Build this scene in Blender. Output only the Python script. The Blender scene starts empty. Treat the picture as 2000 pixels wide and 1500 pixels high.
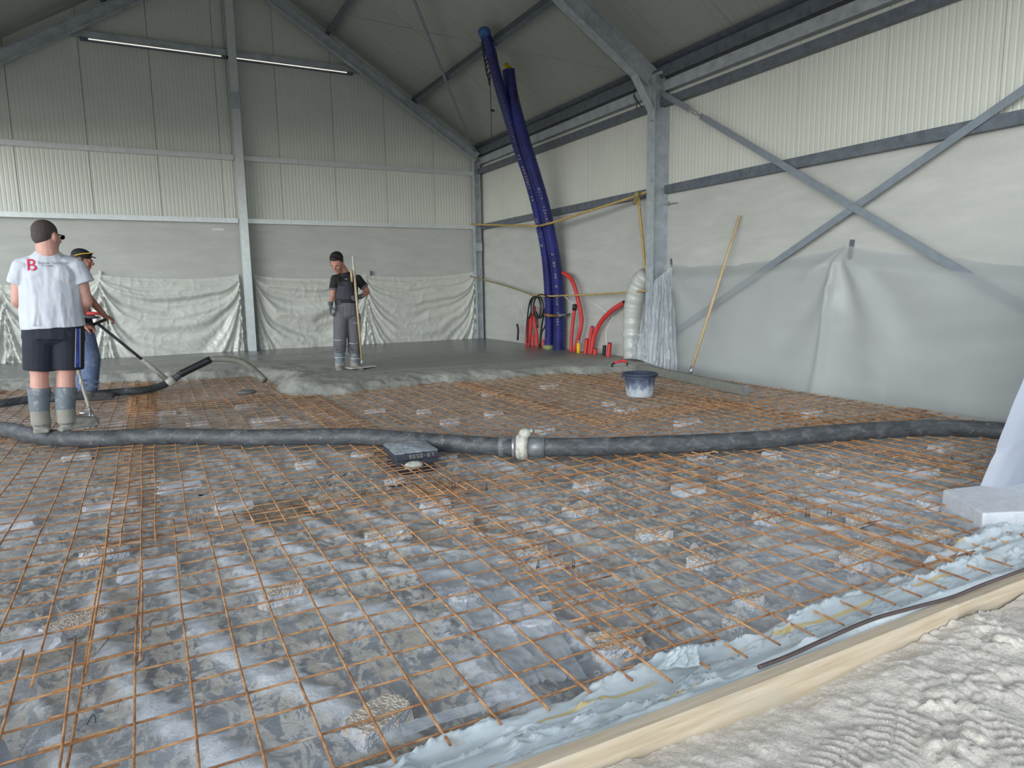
import bpy, math, random
import numpy as np
from mathutils import Vector, Matrix, Quaternion

# ------------------------------------------------------------------ camera, sky, exposure
CAM_R = Vector((0.88600955, -0.46336679, -0.01668227))
CAM_U = Vector((0.07938365, 0.11614624, 0.99005469))
CAM_W = Vector((0.45682088, 0.87852221, -0.13969042))
CAM_O = Vector((0.0, 0.0, 1.1))
FPX = 1329.04
sc = bpy.context.scene
cam_d = bpy.data.cameras.new('camera')
cam = bpy.data.objects.new('camera', cam_d)
sc.collection.objects.link(cam)
cam_d.sensor_width = 36.0
cam_d.lens = 36.0 * FPX / 2000.0
cam_d.clip_start = 0.05
cam.matrix_world = Matrix(((CAM_R.x, CAM_U.x, -CAM_W.x, CAM_O.x), (CAM_R.y, CAM_U.y, -CAM_W.y, CAM_O.y),
                           (CAM_R.z, CAM_U.z, -CAM_W.z, CAM_O.z), (0, 0, 0, 1)))
sc.camera = cam
sc.view_settings.view_transform = 'Standard'
sc.view_settings.look = 'None'
sc.view_settings.gamma = 1.0
sc.view_settings.use_curve_mapping = False
sc.view_settings.exposure = 1.36
world = bpy.data.worlds.new('overcast_sky')
sc.world = world
world.use_nodes = True
_bg = world.node_tree.nodes['Background']
_sky = world.node_tree.nodes.new('ShaderNodeTexSky')     # hazy daylight, the sun itself veiled
_sky.sky_type = 'NISHITA'; _sky.sun_disc = False
_sky.sun_elevation = math.radians(20); _sky.sun_rotation = math.radians(235)
_sky.air_density = 1.0; _sky.dust_density = 1.0; _sky.ozone_density = 1.0
_hs = world.node_tree.nodes.new('ShaderNodeHueSaturation'); _hs.inputs['Saturation'].default_value = .25
_mx = world.node_tree.nodes.new('ShaderNodeMix'); _mx.data_type = 'RGBA'; _mx.blend_type = 'MULTIPLY'; _mx.inputs[0].default_value = 1.0
_mx.inputs[7].default_value = (.93, 1.0, 1.06, 1)             # the camera's cool white balance
world.node_tree.links.new(_sky.outputs[0], _hs.inputs['Color']); world.node_tree.links.new(_hs.outputs[0], _mx.inputs[6]); world.node_tree.links.new(_mx.outputs[2], _bg.inputs[0])
_bg.inputs[1].default_value = 0.14

def at(u, v, axis, val):
    """world point seen at pixel (u, v) of the photograph on the plane axis = val"""
    d = CAM_R * ((u - 1000) / FPX) + CAM_U * ((750 - v) / FPX) + CAM_W
    return CAM_O + d * ((val - CAM_O[axis]) / d[axis])

# ------------------------------------------------------------------ helpers
rng = np.random.default_rng(7)
random.seed(7)
COL = sc.collection
XR, YB = 6.554, 13.992         # inner faces of the right and the back wall
SL = 0.62                      # roof slope
RX, EZ = 1.5, 4.12             # ridge x; roof underside at the right wall
def zroof(x): return EZ + SL * ((XR - RX) - abs(x - RX))

class MB:
    def __init__(s): s.v = []; s.f = []
    def add(s, vs, fs):
        n = len(s.v); s.v += [tuple(p) for p in vs]; s.f += [tuple(i + n for i in f) for f in fs]; return s
    def box(s, c, d, m=None):
        c = Vector(c); hx, hy, hz = d[0] / 2, d[1] / 2, d[2] / 2
        P = [Vector((x, y, z)) for z in (-hz, hz) for x, y in ((-hx, -hy), (hx, -hy), (hx, hy), (-hx, hy))]
        if m is not None: P = [m @ p for p in P]
        return s.add([p + c for p in P], [(3, 2, 1, 0), (4, 5, 6, 7), (0, 1, 5, 4), (1, 2, 6, 5), (2, 3, 7, 6), (3, 0, 4, 7)])
    def prism(s, prof, p0, p1, U, V=None):
        """closed 2-D profile (u, v) swept from p0 to p1"""
        p0, p1 = Vector(p0), Vector(p1); a = (p1 - p0).normalized()
        U = Vector(U); U = (U - a * U.dot(a)).normalized(); V = a.cross(U) if V is None else Vector(V)
        n = len(prof); vs = [q + U * u + V * w for q in (p0, p1) for u, w in prof]
        return s.add(vs, [tuple(range(n - 1, -1, -1)), tuple(range(n, 2 * n))] + [(i, (i + 1) % n, n + (i + 1) % n, n + i) for i in range(n)])
    def tube(s, pts, r, n=10, cap=True, squash=1.0):
        pts = [Vector(p) for p in pts]; m = len(pts)
        rr = list(r) if hasattr(r, '__len__') else [r] * m
        T = [(pts[min(i + 1, m - 1)] - pts[max(i - 1, 0)]).normalized() for i in range(m)]
        up = Vector((0, 0, 1)) if abs(T[0].z) < .9 else Vector((1, 0, 0))
        U = (up - T[0] * up.dot(T[0])).normalized(); vs = []
        for i in range(m):
            U = (U - T[i] * U.dot(T[i])).normalized(); V = T[i].cross(U)
            for k in range(n):
                a = 2 * math.pi * k / n; vs.append(pts[i] + (U * math.cos(a) * squash + V * math.sin(a)) * rr[i])
        fs = [(i * n + k, i * n + (k + 1) % n, (i + 1) * n + (k + 1) % n, (i + 1) * n + k) for i in range(m - 1) for k in range(n)]
        if cap: fs += [tuple(range(n - 1, -1, -1)), tuple(range((m - 1) * n, m * n))]
        return s.add(vs, fs)
    def lathe(s, prof, c, n=24, m=None):
        vs = []; c = Vector(c)
        for r, z in prof:
            for k in range(n):
                a = 2 * math.pi * k / n; p = Vector((r * math.cos(a), r * math.sin(a), z)); vs.append((m @ p if m is not None else p) + c)
        L = len(prof)
        return s.add(vs, [(i * n + k, i * n + (k + 1) % n, (i + 1) * n + (k + 1) % n, (i + 1) * n + k) for i in range(L - 1) for k in range(n)])
    def ell(s, c, r, m=None, n=14, q=9):
        vs = []; c = Vector(c); r = Vector(r) if hasattr(r, '__len__') else Vector((r, r, r))
        for i in range(q + 1):
            t = math.pi * i / q
            for k in range(n):
                a = 2 * math.pi * k / n
                p = Vector((r.x * math.sin(t) * math.cos(a), r.y * math.sin(t) * math.sin(a), r.z * math.cos(t)))
                vs.append((m @ p if m is not None else p) + c)
        return s.add(vs, [((i + 1) * n + k, (i + 1) * n + (k + 1) % n, i * n + (k + 1) % n, i * n + k) for i in range(q) for k in range(n)])
    def cone(s, p0, p1, r0, r1, side=(1, 0, 0), n=16, over=0.0):
        """elliptic tapered limb; r = (side radius, depth radius)"""
        p0, p1 = Vector(p0), Vector(p1); a = (p1 - p0).normalized(); p0 = p0 - a * over; p1 = p1 + a * over
        S = Vector(side); S = (S - a * S.dot(a)).normalized(); D = a.cross(S)
        f = lambda r: r if hasattr(r, '__len__') else (r, r)
        r0, r1 = f(r0), f(r1); vs = []
        for p, r in ((p0, r0), (p1, r1)):
            for k in range(n):
                t = 2 * math.pi * k / n; vs.append(p + S * math.cos(t) * r[0] + D * math.sin(t) * r[1])
        return s.add(vs, [tuple(range(n - 1, -1, -1)), tuple(range(n, 2 * n))] + [(k, (k + 1) % n, n + (k + 1) % n, n + k) for k in range(n)])
    def mesh(s, name, mat, smooth=False):
        me = bpy.data.meshes.new(name); me.from_pydata(s.v, [], s.f); me.update()
        if mat: me.materials.append(mat)
        if smooth: me.polygons.foreach_set('use_smooth', [True] * len(me.polygons))
        return me
    def build(s, name, mat, parent=None, smooth=False):
        return link(name, s.mesh(name, mat, smooth), parent)

def link(name, me, parent=None):
    o = bpy.data.objects.new(name, me); COL.objects.link(o)
    if parent is not None: o.parent = parent; o.matrix_parent_inverse = parent.matrix_world.inverted()
    return o
def tag(o, label=None, cat=None, group=None, kind=None):
    if label: o['label'] = label
    if cat: o['category'] = cat
    if group: o['group'] = group
    if kind: o['kind'] = kind
    return o
def empty(name, loc, label=None, cat=None, group=None, kind=None):
    o = bpy.data.objects.new(name, None); o.empty_display_size = .05; o.location = loc; COL.objects.link(o)
    o.matrix_world = Matrix.Translation(Vector(loc))
    return tag(o, label, cat, group, kind)
def catmull(pts, k=8):
    P = [Vector(p) for p in pts]; P = [P[0] * 2 - P[1]] + P + [P[-1] * 2 - P[-2]]; out = []
    for i in range(1, len(P) - 2):
        a, b, c, d = P[i - 1:i + 3]
        for j in range(k):
            t = j / k; out.append(.5 * ((2 * b) + (c - a) * t + (2 * a - 5 * b + 4 * c - d) * t * t + (3 * b - a - 3 * c + d) * t ** 3))
    return out + [P[-2]]

_tab = np.random.default_rng(3).random((256, 256))
def vnoise(x, y):
    xi = np.floor(x).astype(int); yi = np.floor(y).astype(int); fx = x - xi; fy = y - yi
    fx = fx * fx * (3 - 2 * fx); fy = fy * fy * (3 - 2 * fy); g = lambda a, b: _tab[a % 256, b % 256]
    return (g(xi, yi) * (1 - fx) + g(xi + 1, yi) * fx) * (1 - fy) + (g(xi, yi + 1) * (1 - fx) + g(xi + 1, yi + 1) * fx) * fy
def fbm(x, y, o=4, gain=.5):
    s = 0; a = 1; t = 0
    for i in range(o):
        s = s + a * vnoise(x + 17 * i, y + 31 * i); t += a; a *= gain
        x, y = 2.03 * (x * .7986 - y * .6018), 2.03 * (x * .6018 + y * .7986)      # turn each octave so no grid shows
    return s / t
def sstep(a, b, x): t = np.clip((x - a) / (b - a), 0, 1); return t * t * (3 - 2 * t)
def gridmesh(name, X, Y, Z, mat, keep=None, smooth=True, attr=None):
    """X, Y, Z: 2-D arrays; keep: boolean per face"""
    h, w = X.shape; co = np.stack([X, Y, Z], -1).reshape(-1, 3)
    i = np.arange(h * w).reshape(h, w); F = np.stack([i[:-1, :-1], i[:-1, 1:], i[1:, 1:], i[1:, :-1]], -1).reshape(-1, 4)
    if keep is not None: F = F[keep.reshape(-1)]
    used = np.unique(F); mp = -np.ones(h * w, int); mp[used] = np.arange(len(used)); F = mp[F]; co = co[used]
    me = bpy.data.meshes.new(name); me.vertices.add(len(co)); me.vertices.foreach_set('co', co.ravel().astype(np.float32))
    me.loops.add(F.size); me.loops.foreach_set('vertex_index', F.ravel().astype(np.int32))
    me.polygons.add(len(F)); me.polygons.foreach_set('loop_start', np.arange(0, F.size, 4, dtype=np.int32))
    me.update(calc_edges=True)
    if smooth: me.polygons.foreach_set('use_smooth', np.ones(len(F), bool))
    if mat: me.materials.append(mat)
    if attr is not None:
        for k, a in attr.items():
            A = me.attributes.new(k, 'FLOAT', 'POINT'); A.data.foreach_set('value', a.reshape(-1)[used].astype(np.float32))
    me.validate(); return me

# ------------------------------------------------------------------ materials
def srgb(r, g, b):
    f = lambda c: (c / 255) / 12.92 if c / 255 <= .04045 else ((c / 255 + .055) / 1.055) ** 2.4
    return (f(r), f(g), f(b), 1)
class N:
    """small node-tree writer"""
    def __init__(s, name):
        s.m = bpy.data.materials.new(name); s.m.use_nodes = True; s.t = s.m.node_tree; s.n = s.t.nodes; s.l = s.t.links
        s.p = s.n['Principled BSDF']; s.out = s.n['Material Output']; s.tc = None
    def co(s, scale=(1, 1, 1), rot=(0, 0, 0), world=False):
        mp = s.n.new('ShaderNodeMapping'); mp.inputs['Scale'].default_value = scale; mp.inputs['Rotation'].default_value = rot
        if world: g = s.n.new('ShaderNodeNewGeometry'); s.l.new(g.outputs['Position'], mp.inputs[0])
        else:
            if not s.tc: s.tc = s.n.new('ShaderNodeTexCoord')
            s.l.new(s.tc.outputs['Object'], mp.inputs[0])
        return mp.outputs[0]
    def noise(s, scale, detail=4, rough=.5, vec=None, dist=0):
        n = s.n.new('ShaderNodeTexNoise'); n.inputs['Scale'].default_value = scale; n.inputs['Detail'].default_value = detail
        n.inputs['Roughness'].default_value = rough; n.inputs['Distortion'].default_value = dist
        s.l.new(vec if vec is not None else s.co(), n.inputs[0]); return n.outputs[0]
    def voro(s, scale, vec=None, feature='F1', rnd=1):
        n = s.n.new('ShaderNodeTexVoronoi'); n.feature = feature; n.inputs['Scale'].default_value = scale; n.inputs['Randomness'].default_value = rnd
        s.l.new(vec if vec is not None else s.co(), n.inputs[0]); return n.outputs
    def ramp(s, fac, stops, const=False):
        n = s.n.new('ShaderNodeValToRGB'); e = n.color_ramp.elements
        if const: n.color_ramp.interpolation = 'CONSTANT'
        while len(e) < len(stops): e.new(.5)
        for el, (p, c) in zip(e, stops): el.position = p; el.color = c if hasattr(c, '__len__') else (c, c, c, 1)
        s.l.new(fac, n.inputs[0]); return n.outputs[0]
    def mix(s, fac, a, b, mode='MIX'):
        n = s.n.new('ShaderNodeMix'); n.data_type = 'RGBA'; n.blend_type = mode
        for sock, val in ((n.inputs[0], fac), (n.inputs[6], a), (n.inputs[7], b)):
            if isinstance(val, bpy.types.NodeSocket): s.l.new(val, sock)
            else: sock.default_value = val
        return n.outputs[2]
    def math(s, op, a, b=0):
        n = s.n.new('ShaderNodeMath'); n.operation = op
        for sock, val in ((n.inputs[0], a), (n.inputs[1], b)):
            if isinstance(val, bpy.types.NodeSocket): s.l.new(val, sock)
            else: sock.default_value = val
        return n.outputs[0]
    def attr(s, name):
        n = s.n.new('ShaderNodeAttribute'); n.attribute_name = name; return n.outputs['Fac']
    def set(s, **k):
        for a, v in k.items():
            i = s.p.inputs[a.replace('_', ' ')]
            if isinstance(v, bpy.types.NodeSocket): s.l.new(v, i)
            else: i.default_value = v
        return s
    def bump(s, h, strength=.5, dist=.01):
        b = s.n.new('ShaderNodeBump'); b.inputs['Strength'].default_value = strength; b.inputs['Distance'].default_value = dist
        s.l.new(h, b.inputs['Height'])
        old = s.p.inputs['Normal'].links
        if old: s.l.new(old[0].from_socket, b.inputs['Normal'])
        s.l.new(b.outputs[0], s.p.inputs['Normal']); return s
    def film(s, trans):
        """let part of the light straight through the sheet"""
        t = s.n.new('ShaderNodeBsdfTransparent'); t.inputs[0].default_value = (.95, .97, .98, 1); x = s.n.new('ShaderNodeMixShader')
        if isinstance(trans, bpy.types.NodeSocket): s.l.new(trans, x.inputs[0])
        else: x.inputs[0].default_value = trans
        s.l.new(s.p.outputs[0], x.inputs[1]); s.l.new(t.outputs[0], x.inputs[2]); s.l.new(x.outputs[0], s.out.inputs[0]); return s

def simple(name, c, rough=.6, metal=0.0, var=.12, scale=8, bump=0, bscale=60, world=True, c2=None, vec=(1, 1, 1)):
    m = N(name); d = tuple(x * (1 - var) for x in c[:3]) + (1,) if c2 is None else c2
    l = tuple(min(1, x * (1 + var)) for x in c[:3]) + (1,) if c2 is None else c
    v = m.co(vec, world=world); m.set(Base_Color=m.ramp(m.noise(scale, 5, .6, v), [(.35, d), (.65, l)]), Roughness=rough, Metallic=metal)
    if bump: m.bump(m.noise(bscale, 3, .5, m.co(vec, world=world)), bump, .004)
    return m.m

M = {}
M['panel'] = simple('cream_sandwich_panel', srgb(198, 201, 193), .42, 0, .03, 1.2)
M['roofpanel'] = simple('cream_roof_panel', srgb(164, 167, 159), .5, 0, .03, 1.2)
m = N('galvanised_steel'); v = m.co((1, 1, 1), world=True)
m.set(Base_Color=m.ramp(m.noise(7, 6, .65, v), [(.3, srgb(146, 154, 160)), (.7, srgb(184, 191, 196))]), Metallic=.25, Roughness=m.ramp(m.noise(18, 3, .5, v), [(.3, .38), (.7, .55)])); M['galv'] = m.m
M['bracegalv'] = simple('grey_blue_brace_steel', srgb(128, 137, 146), .5, .2, .08, 12)
M['bgalv'] = simple('bright_galvanised_rail', srgb(206, 212, 212), .3, .35, .06, 14)
m = N('dark_galvanised_steel'); v = m.co(world=True)
m.set(Base_Color=m.ramp(m.noise(9, 5, .6, v), [(.3, srgb(84, 91, 99)), (.7, srgb(110, 118, 127))]), Metallic=.2, Roughness=.5); M['dgalv'] = m.m
m = N('cast_concrete_plinth'); v = m.co((.5, .5, 2.2), world=True)
a = m.noise(3.0, 7, .62, v); b = m.noise(1.1, 3, .5, m.co(world=True)); c = m.noise(38, 4, .6, m.co((1, 1, 2), world=True))
base = m.ramp(a, [(.3, srgb(170, 172, 168)), (.55, srgb(181, 183, 179)), (.75, srgb(192, 194, 189))])
base = m.mix(m.ramp(b, [(.4, 0.0), (.7, .45)]), base, srgb(171, 172, 168))
base = m.mix(m.ramp(c, [(.62, 0.0), (.72, .35)]), base, srgb(212, 212, 205))
m.set(Base_Color=base, Roughness=.75); m.bump(c, .25, .004); M['plinth'] = m.m
# rust
m = N('rusty_reinforcing_steel'); v = m.co(world=True)
a = m.noise(16, 5, .6, v); b = m.noise(120, 3, .5, v)
base = m.ramp(a, [(.28, srgb(118, 84, 64)), (.45, srgb(168, 120, 82)), (.62, srgb(204, 156, 108)), (.8, srgb(160, 134, 114))])
base = m.mix(m.ramp(b, [(.55, 0.0), (.75, .4)]), base, srgb(96, 60, 42))
base = m.mix(m.ramp(m.noise(3.1, 2, .5, v), [(.72, 0.0), (.76, .8)]), base, srgb(188, 184, 176))
m.set(Base_Color=base, Roughness=.8); m.bump(b, .5, .003); M['rust'] = m.m
# floor base under the film
m = N('film_covered_subfloor'); v = m.co((1, 1, 1), world=True); vs_ = m.co((2.1, 1.0, 1), (0, 0, .35), world=True)
sm = m.noise(6.5, 11, .68, vs_, 1.6); sm2 = m.noise(22, 8, .68, v, .9); lg = m.noise(.9, 4, .5, v); sm3 = m.noise(3.2, 9, .7, m.co((1.3, 1, 1), (0, 0, -.7), world=True), 2.2)
wet = m.ramp(sm, [(.455, 0.0), (.475, .75), (.56, 1.0)])
base = m.mix(m.ramp(m.noise(2.1, 4, .6, v), [(.35, 0.0), (.65, 1.0)]), srgb(134, 139, 143), srgb(164, 168, 172))
wet = m.ramp(m.math('ADD', sm, m.math('MULTIPLY', m.math('SUBTRACT', sm2, .5), .22)), [(.488, 0.0), (.498, .85), (.60, 1.0)])
base = m.mix(wet, base, m.mix(m.ramp(sm3, [(.4, 0.0), (.6, 1.0)]), srgb(186, 181, 170), srgb(206, 204, 198)))
base = m.mix(m.ramp(sm2, [(.60, 0.0), (.64, .6)]), base, srgb(222, 224, 226))
base = m.mix(m.ramp(sm2, [(.34, .5), (.38, 0.0)]), base, srgb(118, 119, 120))
base = m.mix(m.ramp(lg, [(.48, 0.0), (.62, .28)]), base, srgb(214, 220, 228))
base = m.mix(m.ramp(m.attr('fold'), [(.45, 0.0), (.9, .7)]), base, srgb(226, 233, 240))
dirt = m.ramp(m.noise(60, 5, .7, v), [(.3, srgb(96, 88, 78)), (.5, srgb(142, 134, 120)), (.7, srgb(186, 179, 165))])
base = m.mix(m.attr('dirt'), base, dirt)
m.set(Base_Color=base, Roughness=m.math('MAXIMUM', m.ramp(wet, [(0, .28), (1, .7)]), m.attr('dirt')), Specular_IOR_Level=.55)
m.bump(sm2, .7, .012); m.bump(m.noise(80, 5, .65, v), .45, .005); M['subfloor'] = m.m
# blue-white film strip
m = N('pale_blue_plastic_film'); v = m.co((1, 1, 1), world=True)
a = m.noise(3.5, 5, .55, m.co((1, 3, 1), world=True), .5); dd = m.noise(9, 6, .65, v)
base = m.ramp(a, [(.3, srgb(180, 191, 194)), (.7, srgb(216, 224, 226))])
base = m.mix(m.ramp(dd, [(.56, 0.0), (.68, .6)]), base, srgb(176, 170, 158))
wv = m.n.new('ShaderNodeTexWave'); wv.bands_direction = 'Y'; wv.inputs['Scale'].default_value = 1.7; wv.inputs['Distortion'].default_value = .5; wv.inputs['Phase Offset'].default_value = 1.1
m.l.new(m.co((.0, 1, 0), world=True), wv.inputs[0])
yl = m.math('MULTIPLY', m.ramp(wv.outputs['Fac'], [(.985, 0.0), (.997, 1.0)]), m.ramp(m.noise(3, 2, .5, v), [(.5, 0.0), (.56, .8)]))
base = m.mix(yl, base, srgb(214, 186, 104))
m.set(Base_Color=base, Roughness=.27); m.bump(m.noise(24, 4, .6, v), .25, .006); M['bluefilm'] = m.m
# translucent films
def filmmat(name, c, rough, trans, bs=.3, sc_=22):
    m = N(name); v = m.co(world=True); n1 = m.noise(sc_, 5, .6, v, .3)
    m.set(Base_Color=m.ramp(m.noise(2.2, 3, .5, v), [(.3, tuple(k * .93 for k in c[:3]) + (1,)), (.7, c)]), Roughness=rough, Specular_IOR_Level=.6)
    m.bump(n1, bs, .006); m.film(trans); return m.m
M['backfilm'] = filmmat('wrinkled_wall_film', srgb(214, 216, 209), .22, .18, .5, 14)
M['wallfilm'] = filmmat('hazy_wall_film', srgb(196, 199, 200), .36, .60, .12, 10)
M['clearfilm'] = filmmat('clear_crumpled_film', srgb(206, 212, 218), .2, .60, .5, 30)
M['frontfilm'] = filmmat('milky_curtain_film', srgb(150, 157, 170), .35, .12, .1, 8)
M['wrapfilm'] = filmmat('white_pipe_wrap', srgb(184, 187, 182), .25, .0, .8, 22)
# wet concrete
m = N('fresh_wet_concrete'); v = m.co(world=True)
r = m.attr('rough'); a = m.noise(26, 6, .65, v); b = m.noise(1.3, 4, .55, m.co((.6, 1.6, 1), world=True))
base = m.mix(r, srgb(100, 101, 98), srgb(186, 186, 177)); base = m.mix(m.ramp(b, [(.35, 0.0), (.65, .4)]), base, srgb(112, 115, 113))
base = m.mix(m.ramp(a, [(.35, .35), (.6, 0.0)]), base, srgb(84, 86, 84))
m.set(Base_Color=base, Roughness=m.ramp(r, [(0, .16), (.35, .34), (1, .62)]), Specular_IOR_Level=.6)
m.bump(m.noise(45, 6, .75, v), m.m and .6, .015); M['wetcon'] = m.m
# sand
m = N('crumbly_grey_sand'); v = m.co(world=True); a = m.noise(120, 6, .7, v); b = m.noise(5, 4, .6, v)
base = m.ramp(a, [(.25, srgb(172, 164, 153)), (.5, srgb(216, 208, 196)), (.75, srgb(240, 233, 222))])
base = m.mix(m.ramp(b, [(.4, 0.0), (.65, .3)]), base, srgb(228, 221, 210))
m.set(Base_Color=base, Roughness=.95); vo = m.voro(75, m.co(world=True)); m.bump(m.ramp(vo[0], [(0, 1.0), (.5, 0.0)]), .22, .006); m.bump(a, .8, .006); m.bump(m.noise(380, 3, .6, v), .4, .002); M['sand'] = m.m
# timber
m = N('pale_formwork_timber'); v = m.co((1.5, 26, 26), world=True); a = m.noise(2.2, 5, .6, v); b = m.noise(7, 4, .6, m.co(world=True))
base = m.ramp(a, [(.3, srgb(176, 158, 132)), (.7, srgb(206, 191, 168))]); base = m.mix(m.ramp(b, [(.5, 0.0), (.7, .6)]), base, srgb(184, 176, 160))
m.set(Base_Color=base, Roughness=.8); m.bump(a, .2, .003); M['timber'] = m.m
m = N('wooden_pole'); a = m.noise(4, 4, .6, m.co((30, 30, 2), world=True))
m.set(Base_Color=m.ramp(a, [(.3, srgb(168, 146, 108)), (.7, srgb(204, 184, 146))]), Roughness=.6); M['pole'] = m.m
# broken concrete
def chunkmat(name, c1, c2, peb):
    m = N(name); v = m.co(world=True)
    if peb:
        vo = m.voro(95, v); col = m.mix(.55, m.ramp(m.noise(30, 4, .6, v), [(.3, c1), (.7, c2)]), m.ramp(vo[0], [(0, srgb(236, 226, 212)), (.45, c2), (.8, srgb(132, 118, 104))]))
        g = m.n.new('ShaderNodeNewGeometry'); sx = m.n.new('ShaderNodeSeparateXYZ'); m.l.new(g.outputs['True Normal'], sx.inputs[0])
        up = m.ramp(m.math('ADD', sx.outputs['Z'], m.math('MULTIPLY', m.math('SUBTRACT', m.noise(18, 3, .5, v), .5), .8)), [(.3, 0.0), (.5, 1.0)])   # cast faces grey, broken face pebbly
        col = m.mix(up, m.ramp(m.noise(16, 7, .7, v), [(.3, srgb(172, 176, 182)), (.7, srgb(214, 218, 224))]), col)
        m.set(Base_Color=col, Roughness=.85); m.bump(m.ramp(vo[0], [(0, 1.0), (.6, 0.0)]), .8, .007)
    else:
        m.set(Base_Color=m.ramp(m.noise(16, 7, .7, v), [(.3, c1), (.7, c2)]), Roughness=.85); m.bump(m.noise(60, 5, .7, v), .6, .008)
    return m.m
M['chunk'] = chunkmat('broken_grey_concrete', srgb(176, 179, 184), srgb(218, 221, 226), False)
M['pebble'] = chunkmat('pebbly_broken_concrete', srgb(186, 174, 158), srgb(222, 211, 196), True)
M['block'] = chunkmat('pale_cast_block', srgb(192, 195, 200), srgb(214, 217, 222), False)
# rubber hose
m = N('worn_black_rubber'); v = m.co(world=True)
base = m.ramp(m.noise(9, 9, .75, m.co((1, 1, 2.2), world=True), .6), [(.35, srgb(50, 52, 55)), (.55, srgb(80, 83, 87)), (.72, srgb(122, 122, 118))])
base = m.mix(m.ramp(m.noise(22, 4, .7, v), [(.63, 0.0), (.7, .5)]), base, srgb(168, 164, 146))
m.set(Base_Color=base, Roughness=.55); m.bump(m.noise(60, 4, .6, m.co((1, 1, 4), world=True)), .3, .004); M['rubber'] = m.m
M['crust'] = simple('cement_crusted_metal', srgb(184, 182, 172), .7, .1, .25, 30, .6, 90)
M['steel'] = simple('worn_bright_steel', srgb(170, 174, 176), .35, .7, .15, 30)
m = N('blue_corrugated_plastic'); v = m.co(world=True)
m.set(Base_Color=m.ramp(m.noise(3, 3, .5, v), [(.3, srgb(27, 30, 84)), (.7, srgb(38, 43, 116))]), Roughness=.33); M['blue'] = m.m
M['red'] = simple('red_plastic_duct', srgb(192, 58, 56), .4, 0, .1, 6)
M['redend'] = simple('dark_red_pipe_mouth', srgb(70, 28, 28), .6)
M['yellow'] = simple('yellow_plastic', srgb(226, 186, 44), .4, 0, .06, 6)
M['lime'] = simple('pale_green_tape', srgb(132, 140, 92), .5, 0, .1, 20)
M['black'] = simple('black_plastic', srgb(30, 31, 34), .45, 0, .2, 12)
M['strap'] = simple('tan_strap_webbing', srgb(178, 150, 96), .7, 0, .18, 22)
M['olive'] = simple('dusty_olive_strap', srgb(134, 124, 86), .7, 0, .18, 22)
M['brownstrap'] = simple('brown_strap_webbing', srgb(140, 106, 66), .7, 0, .18, 22)
M['white'] = simple('white_plastic', srgb(212, 212, 208), .45, 0, .04, 12)
M['tape'] = simple('grey_duct_tape', srgb(92, 94, 108), .5, 0, .1, 30)
M['light'] = None
m = N('glowing_strip'); m.set(Base_Color=(.9, .9, .85, 1), Emission_Color=(1, .97, .86, 1), Emission_Strength=.34); M['light'] = m.m  # emission draws the bright line under the gable rail
M['writing'] = simple('pale_imprint', srgb(176, 172, 160), .6, 0, .05, 30)
# people
def skinmat(name, c):
    m = N(name); m.set(Base_Color=m.ramp(m.noise(28, 4, .6, m.co(world=True)), [(.3, tuple(k * .86 for k in c[:3]) + (1,)), (.7, c)]), Roughness=.5, Subsurface_Weight=.08)
    m.p.inputs['Subsurface Radius'].default_value = (.02, .008, .005); return m.m
M['skinA'] = skinmat('fair_skin', srgb(206, 156, 142)); M['skinB'] = skinmat('sunburnt_skin', srgb(186, 128, 106)); M['skinC'] = skinmat('tan_skin', srgb(186, 134, 116))
def cloth(name, c, var=.1, stain=None, rough=.85):
    m = N(name); v = m.co(world=True); base = m.ramp(m.noise(12, 5, .6, v), [(.3, tuple(k * (1 - var) for k in c[:3]) + (1,)), (.7, tuple(min(1, k * (1 + var)) for k in c[:3]) + (1,))])
    if stain: base = m.mix(m.ramp(m.noise(15, 6, .7, v), [(.56, 0.0), (.66, .75)]), base, stain)
    m.set(Base_Color=base, Roughness=rough); m.bump(m.noise(9, 3, .5, v), .5, .02); m.bump(m.noise(40, 3, .5, v), .2, .004); return m.m
M['tee'] = cloth('white_cotton', srgb(196, 201, 211), .03)
M['navy'] = cloth('navy_shorts', srgb(34, 38, 50), .15)
M['royal'] = cloth('royal_blue_panel', srgb(52, 74, 160), .05)
M['boot'] = cloth('blue_grey_rubber_boot', srgb(104, 114, 122), .1, srgb(168, 170, 168), .6)
M['mud'] = cloth('cement_coated_boot', srgb(142, 140, 132), .1, None, .8)
M['jeans'] = cloth('washed_jeans', srgb(84, 100, 132), .16, srgb(140, 146, 156))
M['blackcloth'] = cloth('black_cotton', srgb(30, 31, 35), .15)
M['grey'] = cloth('grey_work_trousers', srgb(96, 96, 102), .1)
M['dgrey'] = cloth('dark_grey_work_fabric', srgb(58, 59, 68), .1)
M['glove'] = cloth('grey_work_glove', srgb(78, 82, 92), .15)
M['hairdark'] = simple('black_hair', srgb(24, 22, 22), .6, 0, .3, 60, .8, 160)
M['hairshort'] = simple('cropped_brown_hair', srgb(72, 62, 60), .8, 0, .2, 90, .4, 260)
M['shirtred'] = simple('red_print', srgb(196, 44, 78), .7, 0, .05)
M['shirtgrey'] = simple('faint_grey_print', srgb(158, 162, 170), .7, 0, .05)
M['lens'] = simple('dark_lens', srgb(20, 20, 24), .15)
M['reflect'] = simple('reflective_piping', srgb(196, 198, 200), .4)
M['coral'] = simple('coral_red_fabric', srgb(222, 76, 80), .7)
M['orange'] = M['coral']
m = N('cement_smeared_blue_bucket'); v = m.co(world=True); g = m.n.new('ShaderNodeNewGeometry'); sx = m.n.new('ShaderNodeSeparateXYZ'); m.l.new(g.outputs['Position'], sx.inputs[0])
f = m.math('ADD', m.math('MULTIPLY', sx.outputs['Z'], 3.2), m.noise(16, 6, .7, m.co((1, 1, .5), world=True)))
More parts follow.
